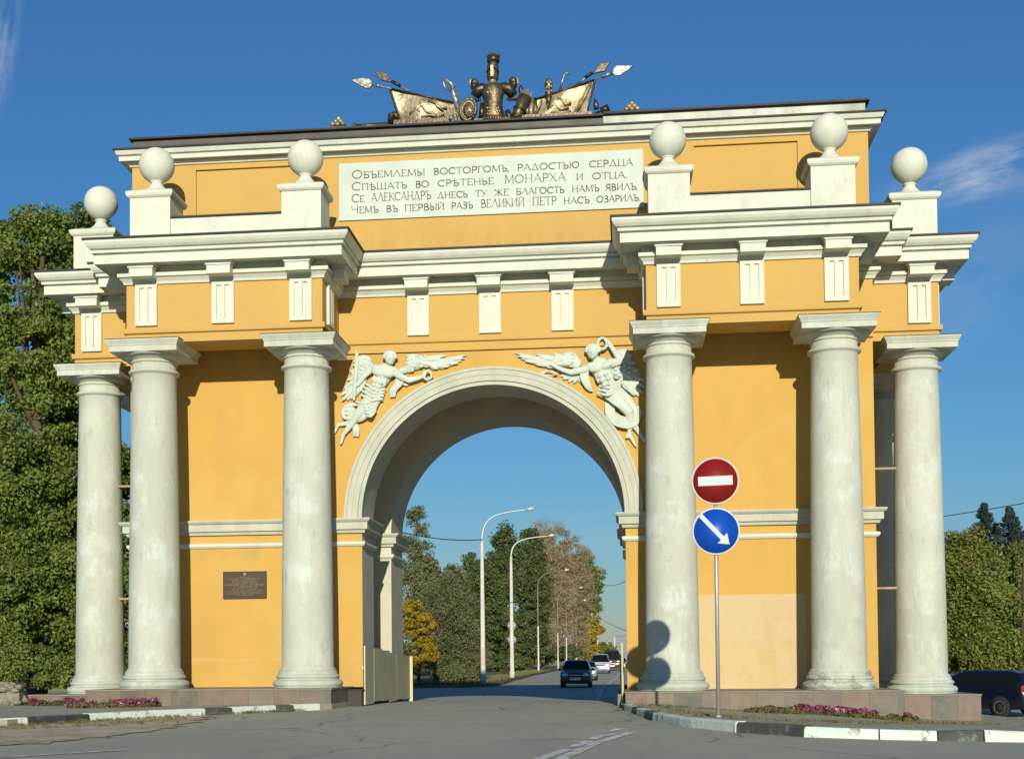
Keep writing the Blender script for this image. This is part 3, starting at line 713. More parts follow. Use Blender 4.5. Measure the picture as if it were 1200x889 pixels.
# ------------------------------------------------------------------ inscription
def bowl(x0, y0, x1, y1, n=8):
    ym = (y0+y1)/2; ry = abs(y1-y0)/2; xm = x0+(x1-x0)*.45
    pts = [(x0, y1), (xm, y1)]
    for k in range(1, n): a = PI/2-PI*k/n; pts.append((xm+(x1-xm)*math.cos(a), ym+ry*math.sin(a)))
    return pts+[(xm, y0), (x0, y0)]
def oval(cx, cy, rx, ry, a0=0, a1=360, n=18): return [(cx+rx*math.cos(R(a0+(a1-a0)*k/n)), cy+ry*math.sin(R(a0+(a1-a0)*k/n))) for k in range(n+1)]
G = {  # glyphs of the old spelling, unit cap height: (advance, thick strokes, thin strokes)
 'О': (.98, [oval(.46, .5, .40, .49)], []), 'С': (.84, [oval(.46, .5, .40, .49, 50, 310)], [[(.74, .99), (.74, .72)]]),
 'Б': (.72, [[(.14, 0), (.14, 1)], bowl(.14, 0, .62, .55)], [[(.05, 1), (.6, 1), (.6, .84)]]),
 'Ъ': (.78, [[(.26, 0), (.26, 1)], bowl(.26, 0, .70, .50)], [[(.02, .84), (.04, 1), (.3, 1)]]),
 'Ь': (.66, [[(.14, 0), (.14, 1)], bowl(.14, 0, .58, .50)], []), 'Ы': (.92, [[(.14, 0), (.14, 1)], bowl(.14, 0, .52, .50), [(.78, 0), (.78, 1)]], []),
 'Ѣ': (.80, [[(.26, 0), (.26, 1.12)], bowl(.26, 0, .70, .46)], [[(.02, .80), (.56, .80)]]),
 'Е': (.68, [[(.14, 0), (.14, 1)]], [[(.05, 1), (.58, 1), (.58, .84)], [(.14, .52), (.46, .52)], [(.05, 0), (.60, 0), (.60, .17)]]),
 'М': (1.0, [[(.10, 0), (.16, 1)], [(.16, 1), (.48, .08)], [(.82, 1), (.88, 0)]], [[(.48, .08), (.82, 1)]]),
 'Л': (.86, [[(.46, 1), (.78, 0)]], [[(.06, 0), (.46, 1)]]), 'А': (.84, [[(.42, 1), (.76, 0)]], [[(.06, 0), (.42, 1)], [(.18, .34), (.64, .34)]]),
 'Д': (.92, [[(.46, 1), (.74, .08)]], [[(.06, -.14), (.06, .05), (.84, .05), (.84, -.14)], [(.14, .05), (.46, 1)]]),
 'В': (.72, [[(.14, 0), (.14, 1)], bowl(.14, .53, .54, 1), bowl(.14, 0, .62, .53)], []), 'Р': (.68, [[(.14, 0), (.14, 1)], bowl(.14, .45, .60, 1)], []),
 'Т': (.76, [[(.38, 0), (.38, 1)]], [[(.04, .82), (.04, 1), (.72, 1), (.72, .82)]]), 'Г': (.62, [[(.14, 0), (.14, 1)]], [[(.05, 1), (.56, 1), (.56, .82)]]),
 'П': (.86, [[(.14, 0), (.14, 1)], [(.70, 0), (.70, 1)]], [[(.05, 1), (.79, 1)]]), 'Н': (.86, [[(.14, 0), (.14, 1)], [(.70, 0), (.70, 1)]], [[(.14, .5), (.70, .5)]]),
 'И': (.88, [[(.14, 0), (.14, 1)], [(.72, 0), (.72, 1)]], [[(.14, .06), (.72, .94)]]), 'Й': (.88, [[(.14, 0), (.14, 1)], [(.72, 0), (.72, 1)]], [[(.14, .06), (.72, .94)], oval(.43, 1.20, .12, .10, 200, 340, 6)]),
 'К': (.78, [[(.14, 0), (.14, 1)], [(.28, .56), (.70, 0)]], [[(.14, .44), (.64, 1)]]), 'Х': (.82, [[(.08, 1), (.72, 0)]], [[(.08, 0), (.72, 1)]]),
 'У': (.78, [[(.06, 1), (.40, .42)]], [[(.70, 1), (.34, .1), (.22, 0), (.10, .06)]]), 'Ж': (1.08, [[(.54, 0), (.54, 1)], [(.60, .52), (.98, 0)], [(.10, 1), (.48, .52)]], [[(.48, .52), (.10, 0)], [(.60, .52), (.96, 1)]]),
 'З': (.66, [bowl(.2, .52, .50, 1), bowl(.2, 0, .58, .52)], [[(.08, .80), (.2, 1)], [(.06, .18), (.2, 0)]]),
 'Ч': (.80, [[(.66, 0), (.66, 1)]], [[(.10, 1), (.12, .60), (.24, .46), (.66, .52)]]), 'Ш': (1.16, [[(.14, 0), (.14, 1)], [(.57, 0), (.57, 1)], [(1.0, 0), (1.0, 1)]], [[(.05, 0), (1.09, 0)]]),
 'Ц': (.90, [[(.14, 0), (.14, 1)], [(.70, 0), (.70, 1)]], [[(.05, 0), (.84, 0), (.84, -.16)]]), 'Ю': (1.14, [[(.14, 0), (.14, 1)], oval(.72, .5, .34, .49)], [[(.14, .5), (.38, .5)]]),
 'Я': (.74, [[(.60, 0), (.60, 1)], [(.60-a+.14, b) for a, b in bowl(.14, .45, .60, 1)]], [[(.44, .45), (.08, 0)]]),
 ',': (.22, [[(.10, .08), (.04, -.16)]], []), '.': (.22, [[(.09, .0), (.09, .10)]], []), ' ': (.5, [], [])}
def glyph_mesh(mb, text, x0, x1, z, h, y, m, big_first=False, th=.15):
    """word fitted between x0 and x1, letters standing 4 mm proud"""
    hs = [h*1.28 if (big_first and i == 0) else h for i in range(len(text))]
    adv = sum(G[c][0]*k for c, k in zip(text, hs)); sx = (x1-x0)/adv; x = x0
    def ribbon(pts, w):
        P = [Vector(p) for p in pts]
        for a, b in zip(P, P[1:]):
            d = b-a
            if d.length < 1e-6: continue
            d.normalize(); q = Vector((-d.y, d.x))*w/2; a2 = a-d*w*.25; b2 = b+d*w*.25
            c = [a2+q, a2-q, b2-q, b2+q]
            mb.add([(p.x, y, p.y) for p in c], [(0, 1, 2, 3)], m)
    for c, k in zip(text, hs):
        w, T, t = G[c]
        f = lambda p: (x+p[0]*k*sx, z+p[1]*k)
        for s in T:
            ribbon([f(p) for p in s], th*h)
            if len(s) == 2 and c not in ',.':
                for p in s:
                    if p[1] in (0, 1): ribbon([(f(p)[0]-.10*h, f(p)[1]), (f(p)[0]+.10*h, f(p)[1])], .05*h)
        for s in t: ribbon([f(p) for p in s], th*h*.6)
        x += w*k*sx
mb = MB(); e_ = .0
PY0 = Y0-.05
mb.box(-4.03, 4.02, PY0, Y0-.001, 13.17, 14.70, M['panel'])
panel = mb.build('inscription_panel', arch)
mb = MB(); YT = PY0-.004
lines = [ # word, x0, x1 in the surveyed drawing, big first, tall
 (117, 72, 96, 1086, [('ОБЪЕМЛЕМЫ', 96, 355, 1, 0), ('ВОСТОРГОМЪ,', 383, 652, 0, 0), ('РАДОСТЬЮ', 678, 897, 0, 0), ('СЕРДЦА', 931, 1086, 0, 0)]),
 (159, 116, 96, 1063, [('СПѢШАТЬ', 96, 292, 1, 0), ('ВО', 320, 370, 0, 0), ('СРѢТЕНЬЕ', 398, 598, 0, 0), ('МОНАРХА', 633, 850, 0, 1), ('И', 885, 912, 0, 0), ('ОТЦА.', 942, 1066, 0, 0)]),
 (200, 157, 96, 1103, [('СЕ', 96, 142, 1, 0), ('АЛЕКСАНДРЪ', 165, 376, 0, 1), ('ДНЕСЬ', 397, 505, 0, 0), ('ТУ', 530, 573, 0, 0), ('ЖЕ', 597, 651, 0, 0), ('БЛАГОСТЬ', 674, 845, 0, 0), ('НАМЪ', 870, 968, 0, 0), ('ЯВИЛЪ,', 988, 1103, 0, 0)]),
 (240, 196, 93, 1110, [('ЧЕМЪ', 93, 192, 1, 0), ('ВЪ', 217, 260, 0, 0), ('ПЕРВЫЙ', 282, 424, 0, 0), ('РАЗЪ', 446, 524, 0, 0), ('ВЕЛИКИЙ', 550, 705, 0, 1), ('ПЕТР', 731, 818, 0, 1), ('НАСЪ', 841, 934, 0, 0), ('ОЗАРИЛЪ.', 957, 1112, 0, 0)])]
for b0, b1, xa, xb, words in lines:
    zl = (on(380+xa/3, 170+b0/3, 1, YT).z + on(380+xb/3, 170+b1/3, 1, YT).z)/2
    for wd, a, b, big, tall in words:
        ya = b0+(b1-b0)*(a-xa)/(xb-xa); yb_ = b0+(b1-b0)*(b-xa)/(xb-xa)
        glyph_mesh(mb, wd, on(380+a/3, 170+ya/3, 1, YT).x, on(380+b/3, 170+yb_/3, 1, YT).x, zl, .212 if tall else .165, YT, M['letters'], bool(big), .105 if tall else .15)
mb.build('inscription', panel, norm=False)
# memorial plaque, lower left
mb = MB(); mb.box(-7.2, -6.02, WY-.04, WY-.001, 3.14, 3.86, M['plaque'])
for x0, x1, z0, z1 in ((-7.2, -6.02, 3.845, 3.86), (-7.2, -6.02, 3.14, 3.155), (-7.2, -7.185, 3.155, 3.845), (-6.035, -6.02, 3.155, 3.845)): mb.box(x0, x1, WY-.05, WY-.0401, z0, z1, M['blackstone'])
r_ = random.Random(5)
rows = [(3.715, .13, .028), (3.66, .42, .034), (3.61, .34, .03), (3.56, .34, .03), (3.505, .56, .036), (3.45, .36, .034), (3.39, .33, .022), (3.35, .5, .022), (3.31, .42, .022), (3.27, .5, .022), (3.23, .24, .022)]
for z, hw, h in rows:
    x = -6.61-hw
    while x < -6.61+hw-.01:
        w = r_.uniform(.012, .022)
        if r_.random() > .13:
            k = r_.random(); zz = z-h/2
            mb.box(x, x+.005, WY-.044, WY-.0402, zz, zz+h, M['plaquetxt'])
            if k < .6: mb.box(x+.0051, x+w, WY-.0438, WY-.0402, zz+h*.8, zz+h, M['plaquetxt'])
            if k > .3: mb.box(x+.0051, x+w, WY-.0438, WY-.0402, zz, zz+h*.2, M['plaquetxt'])
        x += w+.009
mb.prism([(-6.65, 3.82), (-6.57, 3.82), (-6.57, 3.78), (-6.61, 3.745), (-6.65, 3.78)], WY-.045, WY-.0402, M['plaquetxt'])
mb.build('memorial_plaque', arch)
# ------------------------------------------------------------------ winged figures in relief, bronze trophy
def remesh(mb, name, parent, vox, m, smooth=2):
    o = mb.build('tmp_'+name, None)
    md = o.modifiers.new('r', 'REMESH'); md.mode = 'VOXEL'; md.voxel_size = vox; md.use_smooth_shade = True
    if smooth: sm = o.modifiers.new('s', 'SMOOTH'); sm.iterations = smooth; sm.factor = .5
    dg = bpy.context.evaluated_depsgraph_get(); dg.update()
    me = bpy.data.meshes.new_from_object(o.evaluated_get(dg)); bpy.data.objects.remove(o, do_unlink=True)
    me.name = name; me.materials.clear(); me.materials.append(m)
    me.polygons.foreach_set('use_smooth', [True]*len(me.polygons)); me.polygons.foreach_set('material_index', [0]*len(me.polygons))
    return link(name, me, parent)
class Rel:
    """builds rounded forms on a wall plane from a survey drawing (drawing units: px of an enlarged detail)"""
    def __init__(s, u0, v0, k, y, unit=45.0): s.u0, s.v0, s.k, s.y = u0, v0, k, y; s.mb = MB(); s.un = 1/(k*unit)
    def p(s, x, y, d=0): q = on(s.u0+x/s.k, s.v0+y/s.k, 1, s.y); return Vector((q.x, s.y-d, q.z))
    def limb(s, pts, rad, d=.08, fl=.62, seg=12):
        P = []; n = len(pts); 
        if not hasattr(d, '__len__'): d = [d]*n
        if not hasattr(rad, '__len__'): rad = [rad]*n
        # resample smoothly
        Q = []; RR = []
        for i in range(n-1):
            for k in range(4):
                t = k/4; Q.append(s.p(pts[i][0]*(1-t)+pts[i+1][0]*t, pts[i][1]*(1-t)+pts[i+1][1]*t, d[i]*(1-t)+d[i+1]*t)); RR.append((rad[i]*(1-t)+rad[i+1]*t)*s.un)
        Q.append(s.p(*pts[-1], d[-1])); RR.append(rad[-1]*s.un)
        Q = [Q[0]]+[(Q[i-1]+Q[i]*2+Q[i+1])/4 for i in range(1, len(Q)-1)]+[Q[-1]]
        t_ = MB(); n_ = len(Q); off = [s.y-q.y for q in Q]; Q0 = [Vector((q.x, 0, q.z)) for q in Q]; t_.tube(Q0, RR, M['relief'], seg)
        vs = []
        for i in range(n_):
            for k in range(seg): v = t_.v[i*seg+k]; vs.append((v[0], s.y-off[i]+v[1]*fl, v[2]))
        s.mb.add(vs, t_.f, M['relief'], True)
        for q, r in ((Q[0], RR[0]), (Q[-1], RR[-1])): s.mb.ball(q, r, M['relief'], 12, (1, fl, 1))
    def blob(s, x, y, rx, ry, d=.08, rd=None, rot=0):
        c = s.p(x, y, d); a, b = rx*s.un, ry*s.un; mb = MB(); mb.ball((0, 0, 0), 1, M['relief'], 16)
        mt = Matrix.Rotation(R(rot), 4, 'Y') @ Matrix.Diagonal((a, rd or min(a, b)*.8, b, 1))
        s.mb.add([mt @ Vector(v) + c for v in mb.v], mb.f, M['relief'], True)
    def feather(s, x0, y0, x1, y1, w, d=.05, th=.045):
        a, b = s.p(x0, y0, d), s.p(x1, y1, d*.7); L_ = (b-a); c = (a+b)/2; mb = MB(); mb.ball((0, 0, 0), 1, M['relief'], 12)
        ang = math.atan2(-L_.z, L_.x); mt = Matrix.Rotation(ang, 4, 'Y') @ Matrix.Diagonal((L_.length/2, th, w*s.un, 1))
        s.mb.add([mt @ Vector(v) + c for v in mb.v], mb.f, M['relief'], True)
WR = WY
A = Rel(370, 380, 4.938, WR)
def face(A, x, y, r, hairr, t=1):
    A.blob(x, y, r, r*1.25, .20, .14)
    A.blob(x-2*t, y-r*.55, r*1.12, r*.85, .17, .14)                       # hair cap
    for a in range(9): A.blob(x+hairr*math.cos(PI*a/8)*1.05, y-r*.25-hairr*math.sin(PI*a/8)*.95, r*.30, r*.30, .19, .07)
    A.blob(x+3*t, y+r*.15, r*.16, r*.42, .325, .045)                      # nose
    A.blob(x+3*t-r*.42, y-r*.08, r*.20, r*.10, .30, .03); A.blob(x+3*t+r*.42, y-r*.08, r*.20, r*.10, .30, .03)   # brows
    A.blob(x+3*t, y+r*.62, r*.30, r*.11, .30, .03); A.blob(x+2*t, y+r*.95, r*.28, r*.22, .27, .05)             # mouth, chin
# left figure: body
face(A, 437, 208, 31, 34)
A.limb([(430, 240), (415, 268)], [20, 24], .13)
A.limb([(398, 285), (378, 330), (352, 365), (330, 405)], [58, 50, 42, 52], [.10, .09, .09, .09])
A.blob(366, 288, 40, 23, .195, .11, 25); A.blob(424, 300, 36, 22, .195, .11, 5); A.blob(352, 262, 26, 24, .16, .10); A.blob(448, 276, 26, 24, .16, .10); A.blob(340, 330, 10, 30, .17, .06, 15); A.blob(408, 345, 10, 30, .17, .06, 15)      # chest
for k, (x, y) in enumerate(((352, 338), (385, 348), (343, 362), (375, 372), (335, 385), (364, 396))): A.blob(x, y, 15, 11, .22, .07)
A.limb([(455, 275), (500, 312), (545, 330)], [26, 20, 17], [.15, .18, .16]); A.limb([(545, 330), (600, 318), (630, 305)], [18, 14, 12], [.16, .17, .17])
for k in range(12):
    a = 2*PI*k/12; A.blob(652+24*math.cos(a), 303+24*math.sin(a), 10, 8, .17, .06)
for dx in (-6, 0, 6, 11): A.limb([(632, 300+dx*.6), (646, 292+dx)], [4.5, 3.5], .21)
A.limb([(335, 258), (290, 300), (258, 345), (240, 362)], [24, 18, 14, 12], [.14, .16, .16, .17])
A.limb([(330, 430), (290, 475), (245, 535)], [42, 32, 24], [.13, .18, .17]); A.limb([(245, 535), (205, 590), (165, 640)], [24, 19, 12], [.17, .13, .1]); A.limb([(165, 640), (150, 690)], [12, 9], [.1, .09])
A.limb([(345, 440), (320, 510), (270, 545)], [38, 28, 22], [.11, .14, .12]); A.limb([(270, 545), (190, 575), (135, 585)], [22, 15, 10], [.12, .1, .08]); A.limb([(135, 580), (112, 628)], [11, 8], [.08, .07])
bodyA = [A.mb]
remesh(A.mb, 'body', None, .017, M['relief'], 1); rb = bpy.data.objects['body']
relA = empty('winged_figure_relief', (0, 0, 0), arch); rb.parent = relA; tag(relA, label='white winged figure above the left shoulder of the arch holding a wreath over the vault')
# wings
def wing(name, fs, parent, dark=False, base=WR):
    W_ = Rel(fs['u'], fs['v'], fs['k'], base)
    for f in fs['f']: W_.feather(*f)
    for b in fs.get('b', []): W_.blob(*b)
    o = remesh(W_.mb, name, parent, .013, M['relief'], 1); return o
def fan(x0, y0, tips, w, d0=.06, d1=.10, pull=.25):
    out = []
    for i, (x, y) in enumerate(tips):
        t = i/(len(tips)-1); out.append((x0[0]*(1-t)+x0[1]*t, y0[0]*(1-t)+y0[1]*t, x, y, w, d0+(d1-d0)*(i % 2), .045))
    return out
f1 = fan((325, 290), (235, 330), [(215, 215), (196, 280), (180, 330), (160, 380), (142, 420), (150, 452), (178, 448), (205, 440), (228, 425), (250, 400), (262, 380)], 15)
f1 += fan((320, 285), (225, 300), [(232, 190), (215, 240), (210, 290), (212, 330), (235, 350), (262, 345)], 18, .10, .13)
f1 += fan((330, 300), (220, 270), [(262, 188), (250, 225), (255, 265), (272, 300)], 20, .13, .16)
wing('wing', dict(u=370, v=380, k=4.938, f=f1, b=[(280, 235, 58, 52, .06, .08, 0), (250, 290, 46, 50, .05, .07, 30), (310, 245, 30, 40, .08, .09, 0)]+[(245+i*24, 205+(i%2)*12+j*24, 13, 10, .13, .05, 0) for i in range(4) for j in range(4)]), relA)
f2 = fan((540, 650), (250, 225), [(888, 178), (878, 196), (858, 212), (838, 228), (806, 238), (778, 250), (748, 258), (712, 264), (690, 268)], 11)
f2 += fan((545, 590), (215, 215), [(760, 184), (730, 205), (706, 222), (682, 240), (655, 252)], 14, .11, .14)
f2 += fan((530, 550), (260, 225), [(655, 188), (630, 205), (610, 225), (590, 250), (566, 282)], 16, .13, .16)
wing('wing', dict(u=370, v=380, k=4.938, f=f2, b=[(572, 208, 52, 36, .07, .09, 12), (545, 242, 30, 44, .07, .08, 0), (622, 205, 48, 26, .06, .08, 5), (590, 240, 40, 26, .06, .08, -20), (675, 212, 34, 20, .05, .07, 5), (512, 268, 38, 22, .05, .07, -10)]+[(540+i*24, 190+(i%2)*16+j*22, 13, 9, .13, .05, 0) for i in range(5) for j in range(3)]), relA)
# drapery, palm branch and sash
D = Rel(370, 380, 4.938, WR)
for k in range(4): D.limb([(270+k*8, 412-k*21), (330+k*8, 452-k*20), (392+k*5, 438-k*19)], [7, 9, 7], [.17, .27, .17])
for k in range(5): D.limb([(240+k*14, 455+k*20), (300+k*8, 472+k*18), (362-k*2, 440+k*17)], [7, 8.5, 6], [.19, .29, .16])
D.limb([(255, 468), (215, 468), (175, 480), (160, 510), (170, 545), (205, 550), (235, 520)], [10, 12, 12, 12, 12, 10, 8], .12)
D.blob(205, 508, 36, 34, .06, .08); D.limb([(185, 500), (215, 498), (235, 510)], 8, .13)
for k in range(3): D.limb([(225+k*9, 585), (228+k*11, 615), (222+k*14, 648)], [8, 11, 6], [.1, .12, .07])
for k in range(3): D.limb([(474+k*16, 298+k*2), (470+k*17, 350), (436+k*16, 385), (438+k*11, 422)], [7.5, 8.5, 7.5, 5], [.10, .15, .13, .08])
D.limb([(500, 345), (520, 352), (535, 356)], [8, 8, 5], .08)
remesh(D.mb, 'drapery', relA, .014, M['relief'], 1)
P_ = Rel(370, 380, 4.938, WR)
P_.limb([(240, 163), (246, 220), (240, 300), (232, 380), (228, 440)], [6, 12, 13, 12, 10], [.16, .2, .2, .19, .16]); P_.limb([(238, 162), (250, 180)], 6, .16)
remesh(P_.mb, 'palm_branch', relA, .02, M['relief'], 1)

B = Rel(580, 380, 4.938, WR)
face(B, 566, 172, 33, 36, -1)
B.limb([(585, 205), (600, 232)], [22, 28], .13)
B.limb([(612, 255), (632, 300), (650, 340), (672, 390)], [60, 52, 44, 54], [.10, .10, .10, .09])
B.blob(582, 268, 38, 22, .205, .11, -5); B.blob(642, 250, 40, 22, .205, .11, -25); B.blob(556, 250, 26, 24, .16, .10); B.blob(672, 228, 26, 24, .16, .10); B.blob(592, 322, 10, 30, .17, .06, -20); B.blob(672, 305, 10, 32, .17, .06, -20)
for x, y in ((607, 310), (642, 300), (620, 336), (655, 325), (634, 362), (668, 350)): B.blob(x, y, 15, 12, .23, .07)
B.limb([(672, 232), (712, 228), (728, 215)], [28, 22, 20], [.15, .19, .2]); B.limb([(728, 215), (695, 170), (668, 130), (655, 108)], [20, 16, 13, 11], [.2, .21, .2, .19])
for k in range(13):
    a = 2*PI*k/13; B.blob(622+26*math.cos(a), 120+32*math.sin(a), 11, 9, .16, .06)
for dy in (-8, -2, 4, 9): B.limb([(652, 106+dy), (636, 98+dy*1.3)], [4.5, 3.5], .22)
B.limb([(560, 250), (500, 275), (440, 285)], [26, 20, 17], [.15, .18, .17]); B.limb([(440, 285), (385, 268), (340, 244)], [17, 13, 11], [.17, .17, .16])
for dy in (-6, 0, 6): B.limb([(340, 242), (318, 240+dy)], [5, 4], .18)
B.limb([(690, 420), (735, 470), (772, 512)], [44, 34, 28], [.13, .19, .19]); B.limb([(772, 512), (785, 560), (778, 620)], [26, 21, 13], [.19, .14, .10]); B.limb([(778, 625), (765, 655)], [12, 10], .1); B.limb([(778, 640), (815, 705)], [13, 8], [.1, .08])
B.limb([(715, 400), (775, 450), (815, 520), (808, 590), (838, 635), (866, 676)], [36, 28, 24, 18, 12, 8], [.10, .10, .10, .1, .08, .07])
rbB = remesh(B.mb, 'body', None, .017, M['relief'], 1)
relB = empty('winged_figure_relief', (0, 0, 0), arch); rbB.parent = relB; tag(relB, label='white winged figure above the right shoulder of the arch raising a wreath over its head')
f3 = fan((480, 400), (255, 240), [(104, 165), (118, 184), (140, 200), (168, 216), (200, 226), (232, 238), (268, 246), (300, 254)], 11)
f3 += fan((480, 420), (235, 230), [(235, 176), (262, 195), (292, 212), (318, 230), (345, 240)], 14, .11, .14)
f3 += fan((480, 440), (230, 215), [(330, 176), (348, 196), (366, 214), (388, 238)], 18, .13, .16)
f3 += fan((495, 500), (290, 270), [(370, 300), (390, 320), (420, 338), (455, 345), (490, 342)], 13, .04, .06)
wing('wing', dict(u=580, v=380, k=4.938, f=f3, b=[(425, 196, 56, 36, .07, .09, -5), (470, 228, 32, 36, .07, .08, 0), (368, 200, 44, 28, .06, .08, -5), (320, 204, 34, 20, .05, .07, 0)]+[(350+i*25, 180+(i%2)*14+j*22, 13, 9, .13, .05, 0) for i in range(5) for j in range(3)]), relB)
f4 = fan((690, 730), (250, 320), [(848, 296), (868, 330), (872, 370), (862, 405), (842, 424), (812, 420), (785, 400), (762, 380)], 16)
f4 += fan((690, 720), (240, 300), [(800, 290), (815, 330), (808, 370), (780, 375)], 18, .09, .13)
f4 += fan((690, 700), (205, 240), [(772, 142), (800, 180), (820, 225), (838, 270)], 17, .05, .08)
wing('wing', dict(u=580, v=380, k=4.938, f=f4, b=[(735, 190, 56, 46, .05, .07, 20), (720, 280, 52, 44, .07, .08, 0), (780, 340, 52, 50, .05, .06, 40)]+[(700+i*26, 245+(i%2)*12+j*24, 13, 10, .14, .05, 0) for i in range(4) for j in range(3)]), relB)
D = Rel(580, 380, 4.938, WR)
for k in range(4): D.limb([(596+k*5, 404-k*20), (655+k*8, 424-k*21), (722+k*4, 384-k*19)], [7, 9, 7], [.18, .29, .18])
for k in range(4): D.limb([(640+k*16, 432+k*2), (690+k*12, 470-k*2), (730+k*9, 500-k*8)], [5, 7, 4], [.16, .28, .24])
for k in range(4): D.limb([(640+k*15, 458+k*3), (645+k*15, 525-k*2), (694+k*10, 588-k*16), (768+k*5, 606-k*17), (822, 586-k*15), (848-k*9, 515+k*4), (828-k*4, 478+k*9)], [7, 8, 8, 8, 8, 7, 5], [.08, .12, .17, .16, .14, .12, .08])
for k in range(3): D.limb([(500+k*18, 262-k*3), (502+k*17, 322), (530+k*12, 370), (550+k*7, 388)], [8.5, 10, 8.5, 6], [.13, .18, .14, .10])
D.limb([(812, 490), (830, 478), (840, 500)], 8, .08)
remesh(D.mb, 'drapery', relB, .014, M['relief'], 1)
P_ = Rel(580, 380, 4.938, WR); P_.limb([(268, 288), (310, 272), (365, 292)], [6, 6, 6], .14); P_.limb([(268, 290), (300, 300), (360, 298)], [5, 5, 4], .12)
remesh(P_.mb, 'palm_branch', relB, .02, M['relief'], 1)

# ---- bronze trophy on the roof, standing at y = 1.2
TY = .48
def T(u, v, dy=0): q = on(u, v, 1, TY+dy); return Vector((q.x, q.y, q.z))
def Z1(x, y): return (400+x/7.5, 60+y/7.5)
def Z2(x, y): return (530+x/9.355, 55+y/9.355)
def Z3(x, y): return (600+x/7.5, 60+y/7.5)
tro = empty('bronze_trophy', (0, 0, 0)); tag(tro, 'bronze trophy of armour, banners, spears and shields on the roof of the arch', 'sculpture')
U1 = 1/46.
mb = MB(); a = T(455, 144); b = T(532, 142)
mb.box(-2.55, -.75, .28, .85, 15.60, 15.84, M['bronzedark']); mb.box(.55, 2.7, .28, .85, 15.60, 15.80, M['bronzedark']); mb.box(-.749, .549, .28, .85, 15.6, 15.76, M['bronzedark']); mb.build('trophy_base', tro)
def banner(pts, m, name, wavedir=1, fringe=None, relief=()):
    """cloth between four drawn corners: tl, tr, br, bl"""
    mb = MB(); tl, tr, br, bl = [T(*p) for p in pts]; n, k = 22, 10; vs = []
    for j in range(k+1):
        for i in range(n+1):
            s, t = i/n, j/k; p = (tl*(1-s)+tr*s)*(1-t)+(bl*(1-s)+br*s)*t
            vs.append((p.x, p.y+.05*math.sin(s*9+t*2)*(.3+t)-.04*math.sin(t*PI), p.z))
    f = [(j*(n+1)+i, j*(n+1)+i+1, (j+1)*(n+1)+i+1, (j+1)*(n+1)+i) for j in range(k) for i in range(n)]
    vb = [(x, y+.05, z) for x, y, z in vs]; mb.add(vs, f, m, True); mb.add(vb, f, m, True)
    nn = (n+1)*(k+1); per = [i for i in range(n+1)]+[(j+1)*(n+1)-1 for j in range(1, k+1)]+[k*(n+1)+i for i in range(n-1, -1, -1)]+[j*(n+1) for j in range(k-1, 0, -1)]
    mb.add(vs+vb, [(per[i], per[(i+1) % len(per)], per[(i+1) % len(per)]+nn, per[i]+nn) for i in range(len(per))], m)
    o = mb.build(name, tro)
    q = MB()
    for pl, r in relief: q.tube([T(*p, -.07) for p in pl], r, m, 6)
    if relief: q.build('banner_ornament', o)
    if fringe:
        q = MB(); (u0, v0), (u1, v1) = fringe
        for i in range(26): t = i/25; p = T(u0*(1-t)+u1*t, v0*(1-t)+v1*t, -.02); q.ball(p, .035, M['bronzedark'], 8)
        q.build('fringe', o)
    return o
sw = lambda Z, *pts: [Z(*p) for p in pts]
banner([Z1(440, 338), Z1(985, 458), Z1(1040, 612), Z1(525, 600)], M['gold'], 'banner', fringe=(Z1(430, 345), Z1(515, 600)), relief=[
    (sw(Z1, (600, 550), (650, 500), (690, 540), (650, 480), (700, 450)), .03), (sw(Z1, (700, 480), (740, 530), (800, 545), (850, 580)), .035),
    (sw(Z1, (760, 430), (820, 450), (880, 490), (930, 500)), .035), (sw(Z1, (700, 580), (780, 560), (850, 575), (900, 540), (920, 590)), .03), (sw(Z1, (820, 420), (840, 480), (900, 520)), .03)])
banner([Z3(215, 412), Z3(720, 255), Z3(650, 560), Z3(140, 590)], M['gold'], 'banner', fringe=(Z3(728, 262), Z3(655, 545)), relief=[
    (sw(Z3, (400, 410), (440, 430), (470, 470), (520, 450)), .035), (sw(Z3, (330, 500), (380, 470), (430, 510), (500, 490)), .04), (sw(Z3, (560, 540), (640, 400), (690, 280)), .045),
    (sw(Z3, (200, 560), (240, 480), (260, 430)), .04), (sw(Z3, (340, 540), (430, 540), (520, 530)), .035)])
for pts in ([Z1(440, 333), Z1(1000, 455)], [Z3(200, 425), Z3(725, 252)]):
    mb = MB(); mb.tube([T(*pts[0], -.03), T(*pts[1], -.03)], .028, M['bronzedark'], 8); mb.build('banner_pole', tro)
def spear(shaft, sock, head, m, holes=True, tear=True, dy=.0):
    mb = MB(); mb.tube([T(*p, dy) for p in shaft], .022, M['silverb'], 8); mb.tube([T(*p, dy) for p in sock], .045, m, 8); o = mb.build('spear', tro)
    mb = MB(); q = [T(*p, dy) for p in head]; mb.prism([(p.x, p.z) for p in q], TY+dy-.03, TY+dy+.03, m); bevel(mb.build('spear_head', o), .012)
spear([Z1(520, 350), Z1(270, 290)], [Z1(350, 312), Z1(285, 295)], [Z1(80, 258), Z1(140, 245), Z1(205, 236), Z1(245, 242), Z1(270, 268), Z1(270, 300), Z1(250, 328), Z1(215, 330), Z1(150, 295)], M['silverb'], dy=.1)
spear([Z1(620, 368), Z1(450, 265)], [Z1(520, 310), Z1(445, 265)], [Z1(292, 180), Z1(385, 186), Z1(410, 212), Z1(445, 275), Z1(360, 262), Z1(325, 225)], M['bronzedark'], dy=.2)
spear([Z3(545, 305), Z3(720, 190)], [Z3(640, 235), Z3(710, 190)], [Z3(718, 200), Z3(745, 150), Z3(775, 112), Z3(868, 95), Z3(815, 180), Z3(760, 190)], M['bronzedark'], dy=.2)
